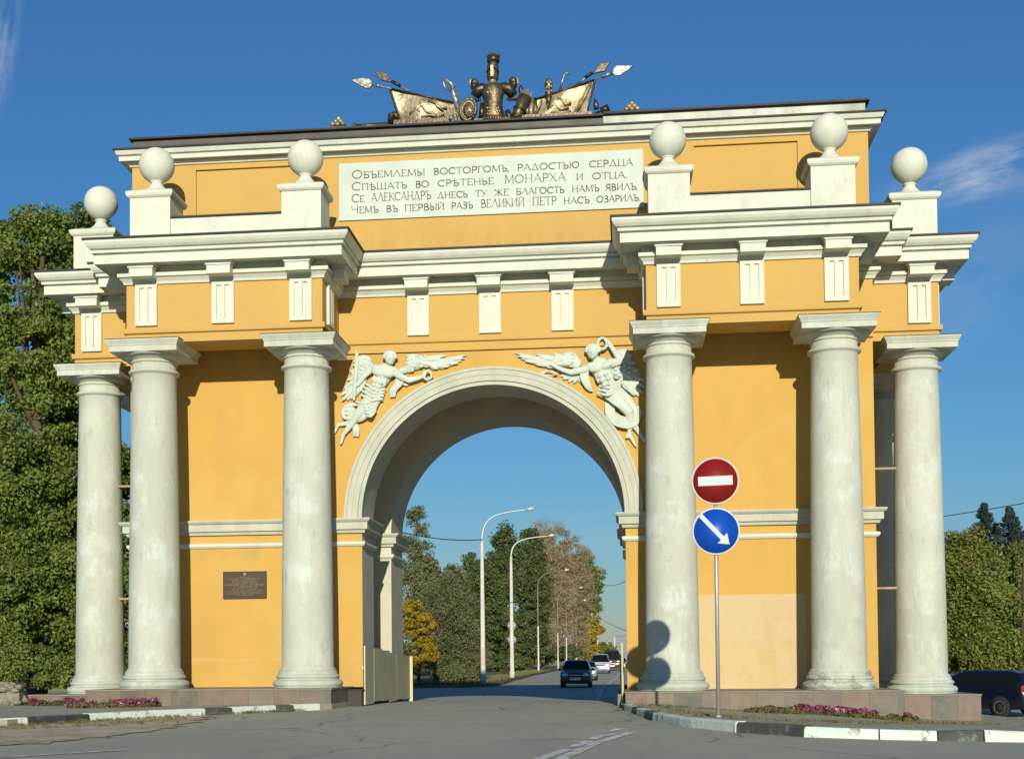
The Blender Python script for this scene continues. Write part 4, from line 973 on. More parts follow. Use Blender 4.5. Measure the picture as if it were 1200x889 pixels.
spear([Z3(730, 250), Z3(890, 190)], [Z3(795, 230), Z3(885, 190)], [Z3(885, 195), Z3(890, 155), Z3(920, 132), Z3(1000, 130), Z3(1070, 128), Z3(1010, 175), Z3(940, 220), Z3(905, 215)], M['silverb'], dy=.1)
mb = MB(); mb.tube([T(*Z1(1050, 590)), T(*Z1(985, 360)), T(*Z1(960, 325))], [.085, .08, .075], M['silverb'], 10)
mb.tube([T(*Z1(*p)) for p in ((985, 320), (960, 280), (915, 248), (900, 270), (905, 310), (935, 340))], [.06, .055, .04, .03, .03, .03], M['silverb'], 8); mb.build('halberd', tro)
def disc(c, rx, rz, tilt, parts, name, m):
    mb = MB(); mt = Matrix.Translation(c) @ Matrix.Rotation(R(tilt), 4, 'Y') @ Matrix.Rotation(R(90), 4, 'X') @ Matrix.Diagonal((rx, rz, 1, 1))
    vs = MB(); vs.lathe([(0.001, .14), (.25, .13), (.30, .10), (.55, .09), (.72, .06), (.78, .10), (.92, .10), (1, .05), (1, -.03), (.9, -.04)], m, seg=40)
    mb.add([mt @ Vector(v) for v in vs.v], vs.f, m, True); return mb.build(name, tro)
sh = disc(T(549, 129.5, -.22), .235, .335, 12, 0, 'round_shield', M['bronze'])
mb = MB(); c = T(550, 130, -.36)
for k in range(12): a = 2*PI*k/12; mb.ball((c.x+.10*math.cos(a), c.y+.03, c.z+.13*math.sin(a)), .045, M['bronze'], 10)
mb.ball((c.x, c.y, c.z), .085, M['gold'], 16, (1, .6, 1.2)); mb.ball((c.x, c.y-.05, c.z-.03), .035, M['gold'], 10); mb.ball((c.x-.035, c.y-.04, c.z+.03), .018, M['bronzedark'], 8); mb.ball((c.x+.035, c.y-.04, c.z+.03), .018, M['bronzedark'], 8)
mb.build('lion_mask', sh)
# cuirass
def ring_loft(levels, m, name, parent, seg=28, y0=TY-.05):
    mb = MB(); vs = []
    for u, v, hw, hd in levels:
        c = T(*Z2(u, v))
        for k in range(seg): a = 2*PI*k/seg; vs.append((c.x+hw*math.cos(a), y0+hd*math.sin(a), c.z))
    fs = [(j*seg+k, j*seg+(k+1) % seg, (j+1)*seg+(k+1) % seg, (j+1)*seg+k) for j in range(len(levels)-1) for k in range(seg)]+[tuple(range(seg)), tuple(range(len(levels)*seg-1, (len(levels)-1)*seg-1, -1))]
    mb.add(vs, fs, m, True); return mb.build(name, parent)
P1 = 1/(9.355*45.5)
cu = ring_loft([(460, 820, 125*P1, .20), (460, 780, 128*P1, .22), (455, 700, 108*P1, .20), (452, 650, 104*P1, .19), (450, 590, 112*P1, .21), (448, 520, 130*P1, .24), (448, 460, 135*P1, .22), (448, 430, 100*P1, .17), (445, 415, 50*P1, .10)], M['bronze'], 'cuirass', tro)
mb = MB(); r_ = random.Random(2)
def onz2(x, y, d): q = T(*Z2(x, y)); return (q.x, TY-.05-d, q.z)
for (x, y, d) in [(450, 480, .24), (420, 500, .23), (480, 500, .23), (400, 540, .22), (500, 540, .22), (450, 560, .23), (450, 620, .21), (425, 640, .2), (475, 640, .2), (450, 520, .25), (405, 470, .2), (495, 470, .2)]: mb.ball(onz2(x, y, d-.02), .035, M['gold'], 8, (1.3, .6, 1))
for i in range(6):
    for j in range(3): mb.ball(onz2(395+i*24+(j % 2)*10, 710+j*32, .20), .028, M['gold'], 8, (1.1, .6, 1))
for i in range(9): mb.ball(onz2(350+i*27, 815, .14+.06*math.sin(PI*i/8)), .045, M['bronze'], 8, (1, .6, 1.2))
mb.build('breastplate_ornament', cu)
mb = MB(); c0 = T(*Z2(448, 430)); c1 = T(*Z2(445, 350)); mb.tube([(c0.x, TY-.08, c0.z), (c1.x, TY-.08, c1.z)], [.11, .09], M['gold'], 14); mb.build('neck_stand', cu)
he = ring_loft([(447, 400, 40*P1, .10), (447, 370, 62*P1, .15), (447, 330, 68*P1, .17), (446, 270, 70*P1, .18), (446, 220, 64*P1, .17), (448, 180, 48*P1, .13), (450, 150, 22*P1, .07)], M['bronze'], 'helmet', tro)
mb = MB(); q0 = T(*Z2(445, 250)); q1 = T(*Z2(445, 370)); mb.box(q0.x-.035, q0.x+.035, TY-.29, TY-.2, q1.z, q0.z, M['gold'])
mb.tube([onz2(385, 300, .05), onz2(410, 285, .15), onz2(445, 265, .21), onz2(480, 280, .15), onz2(508, 300, .05)], .03, M['bronzedark'], 8); mb.build('visor', he)
cr = ring_loft([(452, 185, 66*P1, .15), (452, 160, 74*P1, .17), (452, 130, 70*P1, .16), (452, 115, 58*P1, .13)], M['bronzedark'], 'crown', tro)
mb = MB()
for k in range(8): a = 2*PI*k/8; c = T(*Z2(452, 108)); mb.ball((c.x+.15*math.cos(a), TY-.05+.13*math.sin(a), c.z), .045, M['bronze'], 8)
c = T(*Z2(452, 95)); mb.ball((c.x, TY-.05, c.z), .06, M['silverb'], 10); mb.build('crown_points', cr)
for sx, pts in ((-1, [(385, 470), (330, 460), (285, 480), (250, 540)]), (1, [(510, 460), (570, 450), (630, 470), (665, 530)])):
    mb = MB(); mb.tube([T(*Z2(*p), -.05) for p in pts], [.13, .15, .16, .13], M['bronzedark'], 14)
    e = pts[-1]
    for k in range(5): q = T(*Z2(e[0]-55+k*26, e[1]+42+(8 if k in (1, 3) else 0)), -.08); mb.ball(q, .045, M['bronzedark'], 8)
    pau = mb.build('pauldron', tro); mb = MB()
    c = (245, 395) if sx < 0 else (668, 378); mb.ball(T(*Z2(*c), -.05), .115, M['bronze'], 18); mb.ball(T(*Z2(c[0], c[1]-8), -.15), .05, M['silverb'], 10)
    for pl in ([(c[0]-sx*-25, c[1]-50), (c[0]+sx*45, c[1]-30), (c[0]+sx*52, c[1]+20), (c[0]+sx*30, c[1]+55)],): mb.tube([T(*Z2(*p), -.05) for p in pl], [.02, .03, .03, .015], M['silverb'], 8)
    mb.tube([T(*Z2(*c), -.05), T(*Z2(c[0]+sx*15, c[1]+70), -.05)], [.10, .07], M['bronzedark'], 10); mb.build('shoulder_helmet', pau)
# quiver
mb = MB(); qa, qb = T(*Z2(690, 810), -.15), T(*Z2(800, 540), -.15); mb.tube([qa, qa.lerp(qb, .3), qb], [.16, .15, .17], M['bronze'], 16)
for t in (.12, .45): 
    p = qa.lerp(qb, t); d = (qb-qa).normalized()*.03; mb.tube([p-d, p+d], .18, M['bronzedark'], 16)
qv = mb.build('quiver', tro); mb = MB(); d = (qb-qa).normalized(); sd = Vector((d.z, 0, -d.x))
for i in range(5):
    b_ = qb+sd*(i-2)*.065; mb.tube([b_-d*.3, b_+d*(.10+.05*((i*7) % 3))], [.02, .035], M['gold'], 6)
mb.ball(T(*Z2(750, 470), -.1), .075, M['bronzedark'], 10, (.8, .8, 1.7)); mb.build('arrow', qv)
for j, (p, q) in enumerate((((845, 590), (815, 775)), ((880, 575), (865, 780)), ((915, 565), (920, 785)))):
    mb = MB(); mb.tube([T(*Z2(*p), .05), T(*Z2((p[0]+q[0])/2-8, (p[1]+q[1])/2), .0), T(*Z2(*q), .0)], [.05, .07, .09], M['bronze'] if j != 1 else M['gold'], 8); mb.build('cloth_fold', tro)
for j, (p, q, w_) in enumerate((((30, 640), (100, 800), .08), ((330, 620), (320, 800), .09), ((600, 700), (640, 800), .10))):
    mb = MB(); mb.tube([T(*Z2(*p), .1), T(*Z2(*q), .1)], [w_*.7, w_], M['bronzedark'], 10); mb.build('scabbard', tro)
# mask finial, hook, drop, hammer
mb = MB()
for (x, y, rx, rz) in ((322, 300, .11, .19), (322, 365, .10, .14), (322, 430, .07, .15), (318, 480, .03, .10)): mb.ball(T(*Z3(x, y), -.12), 1, M['bronze'], 14, (rx, .09, rz))
for (x, y) in ((305, 320), (345, 310), (300, 350), (345, 350), (325, 262), (310, 275), (340, 275)): mb.ball(T(*Z3(x, y), -.21), .035, M['gold'], 8)
mb.build('mask_ornament', tro)
mb = MB(); mb.tube([T(*Z3(*p), .15) for p in ((420, 345), (440, 270), (462, 205), (480, 192), (500, 195))], [.03, .028, .022, .018, .018], M['silverb'], 8); mb.ball(T(*Z3(508, 198), .15), .035, M['silverb'], 10); mb.build('crook', tro)
mb = MB(); mb.tube([T(*Z3(722, 300)), T(*Z3(728, 425))], .008, M['bronzedark'], 5); mb.tube([T(*Z3(730, 425)), T(*Z3(738, 470)), T(*Z3(742, 510))], [.03, .075, .07], M['bronze'], 10); mb.build('tassel', tro)
mb = MB(); mb.tube([T(*Z3(640, 575)), T(*Z3(780, 530))], .03, M['bronzedark'], 8); mb.tube([T(*Z3(785, 530)), T(*Z3(850, 500))], .105, M['bronzedark'], 12); mb.build('mace', tro)
mb = MB(); mb.tube([T(*Z1(430, 640), -.1), T(*Z1(440, 560), -.1), T(*Z1(475, 545), -.1), T(*Z1(490, 600), -.1)], [.08, .09, .09, .07], M['bronzedark'], 10)
mb.build('small_armour', tro); mb = MB()
for p in ((968, 590), (1000, 575), (1005, 610), (985, 625)): mb.ball(T(*Z1(*p), -.25), .07, M['silverb'], 10)
mb.build('gauntlet', tro)
mb = MB(); mb.tube([T(*Z1(100, 662), -.3), T(*Z1(200, 665), -.3), T(*Z1(415, 655), -.3)], [.07, .075, .10], M['bronze'], 14); mb.lathe([(0.07, 0), (.095, .01), (.095, .04), (.07, .05)], M['bronze'], T(*Z1(105, 662), -.3), 14, True, Matrix.Rotation(R(90), 4, 'Y'))
tag(mb.build('bronze_cannon_barrel'), 'bronze cannon barrel lying on the roof left of the trophy', 'cannon barrel')
def pile(u, v, lab):
    c = T(u, v, -.18); r = .068; e = empty('cannonball_pile', (c.x, c.y, 15.60)); tag(e, lab, 'cannonballs')
    mb = MB(); mb.box(-.24, .24, -.17, .17, 0, .09, M['bronzedark']); mb.build('base', e)
    for j, n in enumerate((3, 2, 1)):
        for i in range(n):
            for k in range(n):
                mb = MB(); mb.ball(((i-(n-1)/2)*2.05*r, (k-(n-1)/2)*2.05*r,   .09+r+j*1.45*r), r, M['gold'] if k == 0 else M['bronze'], 14); mb.build('cannonball', e)
pile(397, 148, 'small pile of bronze cannonballs at the left end of the roof sculpture'); pile(740.5, 130, 'small pile of bronze cannonballs at the right end of the roof sculpture')

# ------------------------------------------------------------------ hoardings in the passage
def hoarding(x, s, y0, y1, lab, n=9):
    e = empty('board_hoarding', (x, y0, 0)); tag(e, lab, 'hoarding')
    for k in range(n):
        a, b = (y1-y0)*k/n+.003, (y1-y0)*(k+1)/n-.003; h0 = H(x, y0+a)+random.uniform(.02, .10); top = 1.86-.30*(a/(y1-y0))+random.uniform(-.012, .012)
        mb = MB(); o = random.uniform(-.01, .01); mb.box(-.02+o, .02+o, a, b, h0, top, M['hoard']); mb.build('board', e)
    for z in (.55, 1.25):
        mb = MB(); mb.box(-s*.021-.03 if s > 0 else .04, -.051+.02 if s > 0 else .10, 0, y1-y0, z, z+.08, M['hoardedge']) if False else mb.box(*sorted((-s*.035, -s*.075)), 0, y1-y0, z, z+.08, M['hoardedge']); mb.build('rail', e)
    mb = MB(); mb.box(*sorted((-s*.03, s*.10)), y1-y0, y1-y0+.06, H(x, y1), 1.60, M['hoardedge']); mb.build('end_post', e)
hoarding(-3.33, 1, -.25, 7.2, 'weathered green board hoarding along the left side of the archway', 6)
hoarding(3.33, -1, -.05, 6.5, 'narrow edge of the board hoarding along the right side of the archway')

# ------------------------------------------------------------------ sign post
def signface(parent, z, m, kind, label):
    e = empty(kind, (0, -.05, z), parent); tag(e, label=label); r = .425
    mb = MB(); rot = Matrix.Rotation(R(90), 4, 'X')
    mb.lathe([(r, -.012), (r, .004), (r-.006, .008)], M['signrim'], seg=64, mtx=rot); mb.build('rim', e)
    mb = MB(); mb.lathe([(r-.03, .0082), (r-.03, .011)], m, seg=64, mtx=rot); mb.build('disc', e)
    return e
sp = on(842, 838, 1, -10.7); SGX, SGY = sp.x, -10.7; gz = H(SGX, SGY)+.13
sg = empty('road_sign_post', (SGX, SGY, gz)); tag(sg, 'steel post carrying a red no entry disc above a blue arrow disc', 'road sign')
zr = on(843, 563, 1, SGY-.05).z-gz; zb_ = on(843, 622, 1, SGY-.05).z-gz
mb = MB(); mb.tube([(0, 0, -.1), (0, 0, zr+.25)], .036, M['steel'], 16); mb.lathe([(.06, 0), (.055, .03), (.036, .04)], M['steel'], seg=16); mb.build('pole', sg)
e = signface(sg, zr, M['signred'], 'no_entry_disc', 'red disc with a white bar'); mb = MB(); mt = Matrix.Rotation(R(-1.5), 3, 'Y')
c = [mt @ Vector(p) for p in ((-.305, -.0125, -.083), (.305, -.0125, -.083), (.305, -.0125, .083), (-.305, -.0125, .083))]; mb.add(c, [(0, 1, 2, 3)], M['signwhite']); mb.build('bar', e)
e = signface(sg, zb_, M['signblue'], 'keep_right_disc', 'blue disc with a white arrow pointing down to the right'); mb = MB()
d = Vector((.74, 0, -.67)).normalized(); n_ = Vector((-d.z, 0, d.x)); n_ = Vector((.67, 0, .74)).normalized()
A0 = d*-.39+n_*.03; tip = d*.335+n_*-.02
w = .040; hh = tip-d*.17
q = [A0+n_*w, A0-n_*w, hh-n_*w, hh-n_*.125, tip, hh+n_*.125, hh+n_*w]
mb.add([(p.x, -.0125, p.z) for p in q], [tuple(range(7))], M['signwhite']); mb.build('arrow', e)
for z in (zr, zb_):
    mb = MB(); mb.box(-.20, .20, -.036, -.0, z-.02, z+.02, M['steel']); mb.build('bracket', sg)

# ------------------------------------------------------------------ street lamps
def lamp(x, y, h, armx, tops, lab, big=True, signs=False, arm=True, k_=1.0):
    z0 = H(x, y)+.14; e = empty('street_lamp', (x, y, z0)); tag(e, lab, 'street lamp', 'street lamps along the avenue')
    mb = MB(); r = .17*k_; mb.lathe([(r*1.25, -.1), (r*1.2, .5), (r, .52), (r*.85, h*.55)]+([(r*.6, h)] if k_ == 1 else []), M['lampwhite'], seg=12)
    if k_ != 1: mb.lathe([(r*.8, h*.55), (r*.45, h)], M['dimsteel'], seg=10)
    mb.build('post', e)
    if arm:
        L_ = armx; mb = MB(); B4 = [(0, h-.1), (0, h+tops*.85), (L_*.25, h+tops*.9), (L_*.88, h+tops)]; pts = []
        for k in range(15): t = k/14; q = [(1-t)**3, 3*t*(1-t)**2, 3*t*t*(1-t), t**3]; pts.append((sum(w*p[0] for w, p in zip(q, B4)), 0, sum(w*p[1] for w, p in zip(q, B4))))
        mb.tube(pts, [(.07-.03*k/14)*k_ for k in range(15)], M['lampgrey'] if k_ == 1 else M['dimsteel'], 8); mb.build('arm', e)
        mb = MB(); mb.tube([(L_*.84, 0, h+tops*.99), (L_*.92, 0, h+tops*1.02), (L_, 0, h+tops*1.04)], [.07, .13, .06], M['lampgrey'], 10); mb.build('lamp_head', e)
    if signs:
        for z in (signs[0], signs[1]):
            mb = MB(); mb.lathe([(.36, -.01), (.36, .01)], M['steel'], (0, .14, z), 32, True, Matrix.Rotation(R(90), 4, 'X')); mb.box(-.25, .25, .0, .13, z-.03, z+.03, M['lampgrey']); mb.build('round_sign_back', e)
    return e
def at_px(u, D):  # x, y of a point D metres off seen at column u on the horizon
    d = ray(u, 774); k = D/(Vector((d.x, d.y, 0)).dot(Vector((_F.x, _F.y, 0)).normalized())); return EYE.x+d.x*k, EYE.y+d.y*k
x, y = at_px(566, 93); lamp(x, y, (798-627)*93/FPX-.2, 62*93/FPX, 36*93/FPX, 'nearest whitewashed lamp post seen through the arch, with rust stains'); LP1 = (x, y)
x, y = at_px(600, 111); lamp(x, y, (793-650)*111/FPX-.1, 52*111/FPX, 24*111/FPX, 'second lamp post through the arch, carrying two round sign backs', signs=((793-732)*111/FPX, (793-748.5)*111/FPX)); LP2 = (x, y)
labs = ['third lamp post of the avenue, in front of the brown trees', 'fourth lamp post of the avenue, just left of the dark oncoming car', 'lamp post above the roof of the dark oncoming car', 'lamp post beside the yellow tree at the end of the avenue trees']
for (u, D, vt, au), lab in zip(((631, 141, 672, 37), (654, 172, 692, 30), (664, 205, 706, 24), (675.5, 240, 722, 20)), labs):
    x, y = at_px(u, D); hz = (774+ (1.4-H(x, y)-.14)*FPX/D - vt)*D/FPX; lamp(x, y, hz-1.4, au*D/FPX, 1.8, lab, k_=.55)
for (u, D, vt), lab in zip(((700, 330, 743), (720.6, 420, 747), (712, 560, 752)), ('slim white post right of the white van', 'slim white post near the right side of the archway', 'farthest slim white post by the pale towers')):
    x, y = at_px(u, D); z0 = H(x, y); e = empty('lamp_post', (x, y, z0)); tag(e, lab, 'lamp post'); mb = MB(); mb.lathe([(.32, 0), (.22, (774-vt)*D/FPX+1)], M['lampwhite'], seg=8); mb.build('post', e)
for (u, D, vt, vl) in ((640, 330, 735, 0),): pass

def cable(a, b, sag, lab, r=.025, n=16):
    a, b = Vector(a), Vector(b); mb = MB(); mb.tube([a.lerp(b, k/n)-Vector((0, 0, sag*4*(k/n)*(1-k/n))) for k in range(n+1)], r, M['wire'], 5); tag(mb.build('overhead_cable'), lab, 'cable')
cable((-12.5, 18, 9.6), (LP1[0], LP1[1], on(563, 632, 1, LP1[1]).z), 1.0, 'black cable running from behind the left pier to the nearest lamp post', .03)
a = on(700, 682, 1, 150); b = on(760, 664, 1, 60); cable(a, b, .8, 'thin cable crossing the sky beside the right pier, the upper one')
a = on(697, 718, 1, 190); b = on(760, 745, 1, 60); cable(a, b, .5, 'thin cable beside the right pier, the lower one')
a = on(1060, 604, 1, 40); b = on(1290, 549, 1, 25); a = a+(a-b)*.35; b = a+(b-a)*2.6; cable(a, b, .9, 'thin cable crossing the sky right of the outer column', .02, 30)
for p, lab in ((a, 'utility pole hidden behind the right pier, carrying the thin cable'), (b, 'utility pole far right of the arch, carrying the thin cable')):
    z0 = H(p.x, p.y); e = empty('utility_pole', (p.x, p.y, z0)); tag(e, lab, 'pole'); mb = MB(); mb.lathe([(.16, -.2), (.11, p.z-z0+.3)], M['lampwhite'], seg=10); mb.build('post', e)
# ------------------------------------------------------------------ vehicles (front towards -x of the local frame)
def vehicle(name, x, y, rz, L_, Wd, Ht, prof, belt, paint, label, cat, glass_rng, wheels, wr=.33, group=None, detail=True, plate=True):
    """prof: (t, ztop) outline from nose to tail; belt: z of the window line; glass_rng: (t0, t1, t2, t3) windscreen and rear window feet/heads"""
    e = empty(name, (x, y, H(x, y)), None, rz); tag(e, label, cat, group)
    def top(t):
        for (a, b), (c, d) in zip(prof, prof[1:]):
            if t <= c: return b+(d-b)*(t-a)/(c-a)
        return prof[-1][1]
    ts = sorted(set([p[0] for p in prof]+[k/26 for k in range(27)])); hw = Wd/2; rings = []
    for t in ts:
        z = top(t); X = -L_/2+L_*t; edge = min(1, .86+t*3.2, .88+(1-t)*3.0); w = hw*edge; zb = .22+.10*max(0, 1-t*12)+.10*max(0, 1-(1-t)*12)
        bz = min(belt, z-.03); over = max(0, z-belt); tw = w*(.97-.20*min(1, over/.45)) if over > .04 else w*.90
        pts = [(w*.90, zb), (w, zb+.12), (w*1.0, (zb+bz)/2), (w*.985, bz), (tw*1.0, bz+(z-bz)*.86 if over > .04 else z-.012), (tw*.84, z), (0, z+.015)]
        rings.append([(X, -a, b) for a, b in pts]+[(X, a, b) for a, b in reversed(pts[:-1])])
    n = len(rings[0]); mb = MB(); vs = [p for r_ in rings for p in r_]; fs = []
    for j in range(len(rings)-1):
        for k in range(n): fs.append((j*n+k, j*n+(k+1) % n, (j+1)*n+(k+1) % n, (j+1)*n+k))
    fs += [tuple(range(n)), tuple(range(len(rings)*n-1, (len(rings)-1)*n-1, -1))]
    mb.add(vs, fs, paint, True); body = mb.build('body', e)
    t0, t1, t2, t3 = glass_rng
    idx = lambda t: min(range(len(ts)), key=lambda i: abs(ts[i]-t))
    def pane(quads, nm):
        mb = MB()
        for q in quads:
            q = [Vector(p) for p in q]; nn = (q[1]-q[0]).cross(q[3]-q[0]).normalized(); c = sum(q, Vector())/4
            if nn.dot(c-Vector((0, 0, .6))) < 0: nn = -nn
            q2 = [p+nn*.007 for p in q]; mb.add(q2, [(0, 1, 2, 3)], M['glass'], True)
        return mb.build(nm, e, norm=False)
    # windscreen and rear window lie on the top faces between their foot and head
    for a, b, nm in ((t0, t1, 'windscreen'), (t2, t3, 'rear_window')):
        i0, i1 = idx(a), idx(b); q = []
        for j in range(i0, i1):
            for k0, k1 in ((4, 5), (5, 6), (6, 7), (7, 8)):
                q.append((rings[j][k0], rings[j][k1], rings[j+1][k1], rings[j+1][k0]))
        if q: pane(q, nm)
    for s in (0, 1):
        for a, b in ((t0+.035, (t1+t2)/2-.008), ((t1+t2)/2+.008, t3-.03)):
            i0, i1 = idx(a), idx(b); q = []
            for j in range(i0, i1):
                def lerpv(p, q_, f): return tuple(p[i]+(q_[i]-p[i])*f for i in range(3))
                ka, kb = (3, 4) if s == 0 else (9, 8)
                A1, A2, B1, B2 = rings[j][ka], rings[j][kb], rings[j+1][ka], rings[j+1][kb]
                if A2[2]-A1[2] < .06 and B2[2]-B1[2] < .06: continue
                q.append((lerpv(A1, A2, .08), lerpv(B1, B2, .08), lerpv(B1, B2, .92), lerpv(A1, A2, .92)))
            if q: pane(q, 'side_window')
    for s in (-1, 1):
        for t in wheels:
            X = -L_/2+L_*t; w = empty('wheel', (X, s*(hw-.09), wr), e)
            rot = Matrix.Rotation(R(90)*(-s), 4, 'X')
            mb = MB(); mb.lathe([(wr*.62, -.1), (wr*.9, -.1), (wr, -.06), (wr, .06), (wr*.93, .095), (wr*.64, .10)], M['tyre'], seg=32, mtx=rot, caps=False); mb.lathe([(.001, .03), (wr*.63, .03)], M['tyre'], seg=32, mtx=rot, caps=False); mb.build('tyre', w)
            mb = MB(); r = wr*.64; mb.lathe([(r, .04), (r, .095), (r*.92, .10), (r*.86, .045)], M['rim'], seg=28, mtx=rot, caps=False)
            for k in range(7):
                a = 2*PI*k/7; d = Vector((math.cos(a), math.sin(a), 0)); pq = Vector((-d.y, d.x, 0))
                vs_ = [rot @ (d*r*u_+pq*v_*wr*.09+Vector((0, 0, z_))) for u_, v_ in ((.12, -1), (.9, -.7), (.9, .7), (.12, 1)) for z_ in (.055, .092)]
                mb.add(vs_, [(0, 2, 4, 6), (1, 3, 5, 7), (0, 1, 3, 2), (4, 5, 7, 6)], M['rim'])
            mb.lathe([(r*.9, .085), (.001, .09)], M['rim'], seg=24, mtx=rot, caps=False)
            for k in range(7):
                a = 2*PI*(k+.5)/7; mb.add([rot @ Vector((math.cos(a+da)*r*u_, math.sin(a+da)*r*u_, .094)) for u_, da in ((.35, -.12), (.35, .12), (.82, .26), (.82, -.26))], [(0, 1, 2, 3)], M['tyre']); mb.build('rim', w)
            mb = MB(); mb.lathe([(wr*1.13, .0), (wr*1.13, .033)], M['tyre'], seg=28, mtx=rot, c=(X, s*(hw-.03), wr)); mb.build('wheel_arch', body)
    if detail:
        for s in (-1, 1):
            zl = belt-.28; mb = MB(); mb.ball((-L_/2+.10, s*hw*.68, zl), 1, M['headlight'], 14, (.16, .22, .11)); mb.build('headlight', e)
            mb = MB(); mb.ball((L_/2-.10, s*hw*.80, belt-.12), 1, M['taillight'], 14, (.13, .14, .17)); tl = mb.build('tail_light', e)
            mb = MB(); mb.ball((L_/2-.055, s*hw*.80, belt-.17), 1, M['headlight'], 12, (.10, .10, .07)); mb.build('reversing_lamp', tl)
            mb = MB(); mb.ball((-L_/2+L_*(t0+.05), s*(hw+.10), belt+.05), 1, paint, 12, (.07, .11, .08)); mb.build('mirror', e)
        mb = MB(); mb.box(-L_/2-.012, -L_/2+.06, -hw*.42, hw*.42, belt-.36, belt-.22, M['blackstone']); mb.box(-L_/2-.02, -L_/2+.05, -hw*.40, hw*.40, belt-.30, belt-.285, M['chrome']); mb.build('grille', e)
        mb = MB(); mb.box(-L_/2-.03, -L_/2+.05, -hw*.9, hw*.9, .24, .34, M['blackstone']); mb.box(-L_/2-.02, -L_/2+.02, -hw*.7, hw*.7, .40, .46, M['blackstone']); mb.build('bumper', e)
        if plate:
            mb = MB(); mb.box(-L_/2-.05, -L_/2-.02, -.32, .32, .46, .62, M['plateM']); mb.build('number_plate', e)
    return e
suvp = [(0, .62), (.02, .82), (.06, .94), (.24, 1.10), (.27, 1.12), (.40, 1.60), (.46, 1.68), (.80, 1.66), (.92, 1.52), (.985, 1.0), (1, .70)]
def carat(u, D, off=0): return at_px(u, D)
x, y = at_px(674, 84); vehicle('parked_car' if False else 'car', x, y+2.2, R(90), 4.6, 1.84, 1.66, suvp, 1.06, M['cargrey'], 'dark brown sport utility car, nearest of the oncoming cars seen through the arch', 'car', (.27, .42, .86, .97), (.19, .81), .35)
x, y = at_px(685, 104); vehicle('car', x, y+2, R(90), 4.4, 1.80, 1.45, [(0, .6), (.03, .8), (.25, .95), (.40, 1.40), (.5, 1.45), (.72, 1.42), (.88, 1.02), (1, .95)], .92, M['carsilver'], 'silver car half hidden behind the dark brown oncoming car', 'car', (.26, .42, .72, .88), (.2, .8), .32)
vanp = [(0, .7), (.02, .92), (.14, 1.12), (.26, 1.78), (.34, 1.92), (.9, 1.95), (.97, 1.85), (1, .9)]
x, y = at_px(703, 138); vehicle('van', x, y+2.4, R(90), 4.9, 1.95, 1.95, vanp, 1.12, M['carwhite'], 'white oncoming minivan with dark windscreen', 'van', (.14, .29, .9, .98), (.17, .82), .34)
x, y = at_px(717, 165); vehicle('truck', x, y+3, R(90), 6.2, 2.2, 2.4, [(0, .8), (.02, 1.2), (.06, 1.3), (.10, 2.2), (.16, 2.42), (.95, 2.42), (1, 2.2)], 1.35, M['cargrey'], 'dark truck partly hidden behind the white minivan', 'truck', (.05, .12, .97, .99), (.14, .8), .42)
x, y = at_px(712, 215); vehicle('car', x, y, R(90), 4.3, 1.75, 1.42, [(0, .6), (.03, .8), (.25, .95), (.40, 1.38), (.5, 1.42), (.72, 1.4), (.88, 1.02), (1, .95)], .92, M['carwhite'], 'small white car far away between the dark truck and the pale towers', 'car', (.26, .42, .72, .88), (.2, .8), .32)
x, y = at_px(727.5, 205); vehicle('car', x, y, R(-90), 4.3, 1.8, 1.5, [(0, .6), (.03, .8), (.25, .98), (.38, 1.44), (.5, 1.5), (.75, 1.46), (.95, 1.0), (1, .9)], .96, M['cargrey'], 'dark car driving away close to the right pier', 'car', (.26, .4, .75, .95), (.2, .8), .32)
# dark blue car behind the right end
hbp = [(0, .58), (.015, .74), (.05, .82), (.24, .96), (.27, .98), (.42, 1.34), (.50, 1.42), (.84, 1.40), (.93, 1.32), (.985, .95), (1, .62)]
q = on(1172.7, 828, 1, 8.0)
ca = R(180+28); Lc = 4.2
e = vehicle('car', 0, 0, ca, Lc, 1.72, 1.42, hbp, .95, M['carblue'], 'dark blue estate car parked beyond the right end of the arch', 'car', (.27, .44, .86, .97), (.19, .80), .30)
e.rotation_euler = (0, 0, R(-46)); 
# put its left rear wheel where the photograph shows it
loc = Matrix.Rotation(R(-46), 3, 'Z') @ Vector((-Lc/2+Lc*.80, -.80, 0)); e.location = (q.x-loc.x, 8.0-loc.y, H(q.x, 8.0))

# ------------------------------------------------------------------ vegetation
def leaves(centres, radii, n, size, seed, flat=.5, drop=0.0, out=None, aspect=.6):
    """numpy: n leaf quads scattered round cluster centres"""
    g_ = np.random.default_rng(seed); C_ = np.array(centres, float); Rr = np.array(radii, float)
    k = g_.integers(0, len(C_), n); d = g_.normal(size=(n, 3)); d /= np.linalg.norm(d, axis=1)[:, None]
    rad = g_.random(n)**.45; P = C_[k]+d*Rr[k]*rad[:, None]; P[:, 2] -= drop*g_.random(n)
    nrm = d*.7+g_.normal(size=(n, 3))*.6+np.array([0, 0, flat*.4]); nrm /= np.linalg.norm(nrm, axis=1)[:, None]
    t = np.cross(nrm, g_.normal(size=(n, 3))); t /= np.linalg.norm(t, axis=1)[:, None]+1e-9; b = np.cross(nrm, t)
    s = size*(.6+.8*g_.random(n))[:, None]; w = s*aspect
    V = np.stack([P-t*s, P-b*w, P+t*s, P+b*w], 1).reshape(-1, 3); return V
